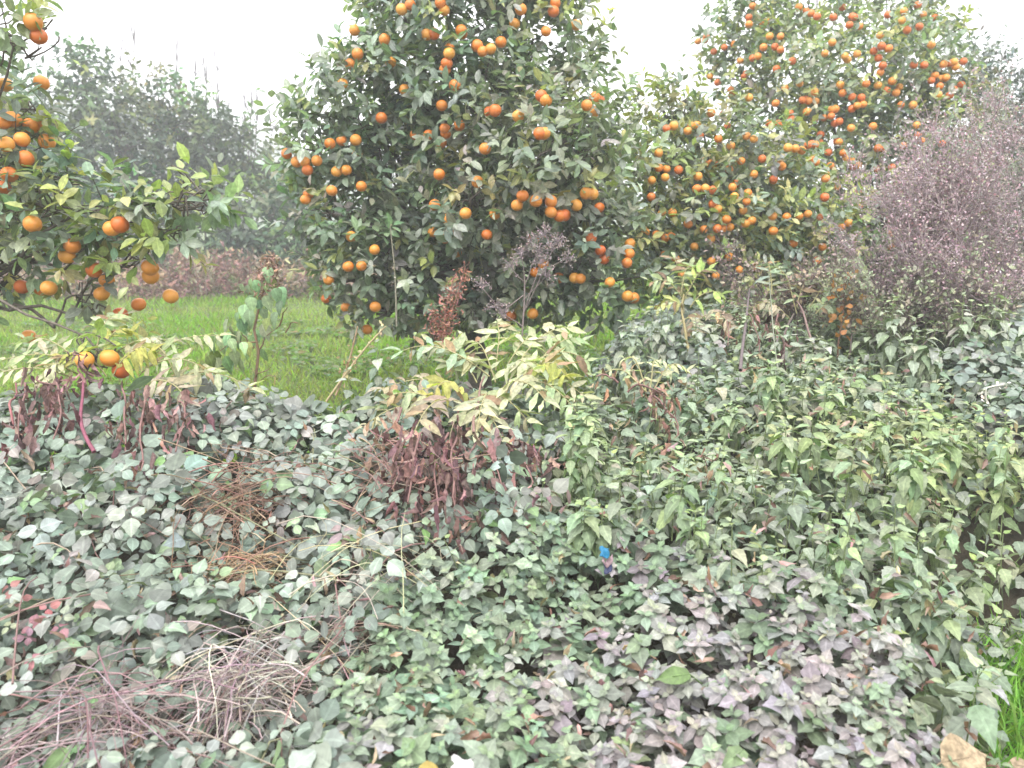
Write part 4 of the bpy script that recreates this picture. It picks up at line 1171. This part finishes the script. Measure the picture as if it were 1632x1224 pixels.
def scrap(name, label, px, py, d, w_, h_, mat, lift=.03, fold=.3, parts=(), cat="litter"):
    p = atf(px, py, 3.0, .04)

    def sheet(c, ww, hh, ph):
        n_ = 8; V = []; 
        for side in (0, 1):
            for a in range(n_):
                for b in range(n_):
                    u, v = a / 7 - .5, b / 7 - .5
                    z = fold * (abs(u) * ww + .25 * ww * math.sin(7 * v + ph) * (u + .3) + .2 * hh * math.sin(5 * u + ph * 2)) - side * .002
                    edge = 1 + .22 * math.sin(9 * v + ph + 4 * u)
                    V.append(c + np.array([u * ww * edge, v * hh * .55 - z * .4, v * hh * .8 + z]))
        F = []
        g = lambda s_, a, b: s_ * 64 + a * 8 + b
        for a in range(7):
            for b in range(7):
                F.append((g(0, a, b), g(0, a + 1, b), g(0, a + 1, b + 1), g(0, a, b + 1)))
                F.append((g(1, a, b), g(1, a, b + 1), g(1, a + 1, b + 1), g(1, a + 1, b)))
        for a in range(7):
            F += [(g(0, a, 0), g(1, a, 0), g(1, a + 1, 0), g(0, a + 1, 0)), (g(0, a, 7), g(0, a + 1, 7), g(1, a + 1, 7), g(1, a, 7)),
                  (g(0, 0, a), g(0, 0, a + 1), g(1, 0, a + 1), g(1, 0, a)), (g(0, 7, a), g(1, 7, a), g(1, 7, a + 1), g(0, 7, a + 1))]
        return np.array(V), [np.array(F)]

    if not parts:
        V, F = sheet(p, w_, h_, 1.0)
        return tag(link_mesh(name, V, F, mat), label, cat)
    root = empty(name, p, label, cat)
    for (pn, dx, dz, ww, hh, m_, ph) in parts:
        V, F = sheet(p + np.array([dx, 0, dz]), ww, hh, ph); link_mesh(pn, V, F, m_, root)
    return root


scrap("plastic_wrapper", "crumpled blue and navy plastic wrapper half sunk in the small leaf carpet", 963, 890, 2.15, 0, 0, None, .045, 1.1,
      [("blue_flap", 0, .015,   .026, .032, M_PLASTIC, 1.0), ("pink_panel", .008, -.012, .03, .026, M_PINK, 2.2), ("navy_flap", .012, -.035, .022, .035, M_NAVY, .4)])
scrap("paper_scrap", "crumpled white paper scrap by the yellow fallen leaf at the lower frame", 738, 1225, 1.42, .042, .03, M_PAPER, .06, 1.3)

# bright grass tuft in the near right corner
n = 9000
P = np.stack([rng.uniform(.9, 2.6, n), rng.uniform(1.15, 2.9, n), np.zeros(n)], -1)
P = P[(Hc(P[:, 0], P[:, 1]) < .2) & (rng.random(n) < sstep(.95, 1.2, P[:, 0] - .42 * (P[:, 1] - 1.6)))]; n = len(P)
P[:, 2] = ground_z(P[:, 0], P[:, 1])
L = Leaves()
L.add(BLADE, P, rng.normal(size=(n, 3)) * .4 + [0, 0, 1], rng.normal(size=(n, 3)), rng.uniform(.1, .25, n), jitter((.15, .28, .05), n, .2), .7)
tag(L.build("grass_tuft", M_GRASS), "bright green tuft of grass in the near right corner beside the hanging nettle", "grass", kind='stuff')

# ------------------------------------------------------------------ misty air
m, N_, L_ = nodes("misty_air")
o_ = N_.new("ShaderNodeOutputMaterial"); v_ = N_.new("ShaderNodeVolumePrincipled")
v_.inputs["Color"].default_value = (.93, .94, .97, 1)
v_.inputs["Density"].default_value = .0065
v_.inputs["Anisotropy"].default_value = .2
L_.new(v_.outputs[0], o_.inputs["Volume"])
x0, x1, y0, y1, z0, z1 = -202, 202, -62, 302, -3, 22
V = np.array([(x, y, z) for z in (z0, z1) for y in (y0, y1) for x in (x0, x1)], float)
F = np.array([(0, 2, 3, 1), (4, 5, 7, 6), (0, 1, 5, 4), (2, 6, 7, 3), (0, 4, 6, 2), (1, 3, 7, 5)])
hz = link_mesh("haze", V, [F], m, None, False)
tag(hz, "pale winter mist in the air of the orchard", "haze", kind='stuff')
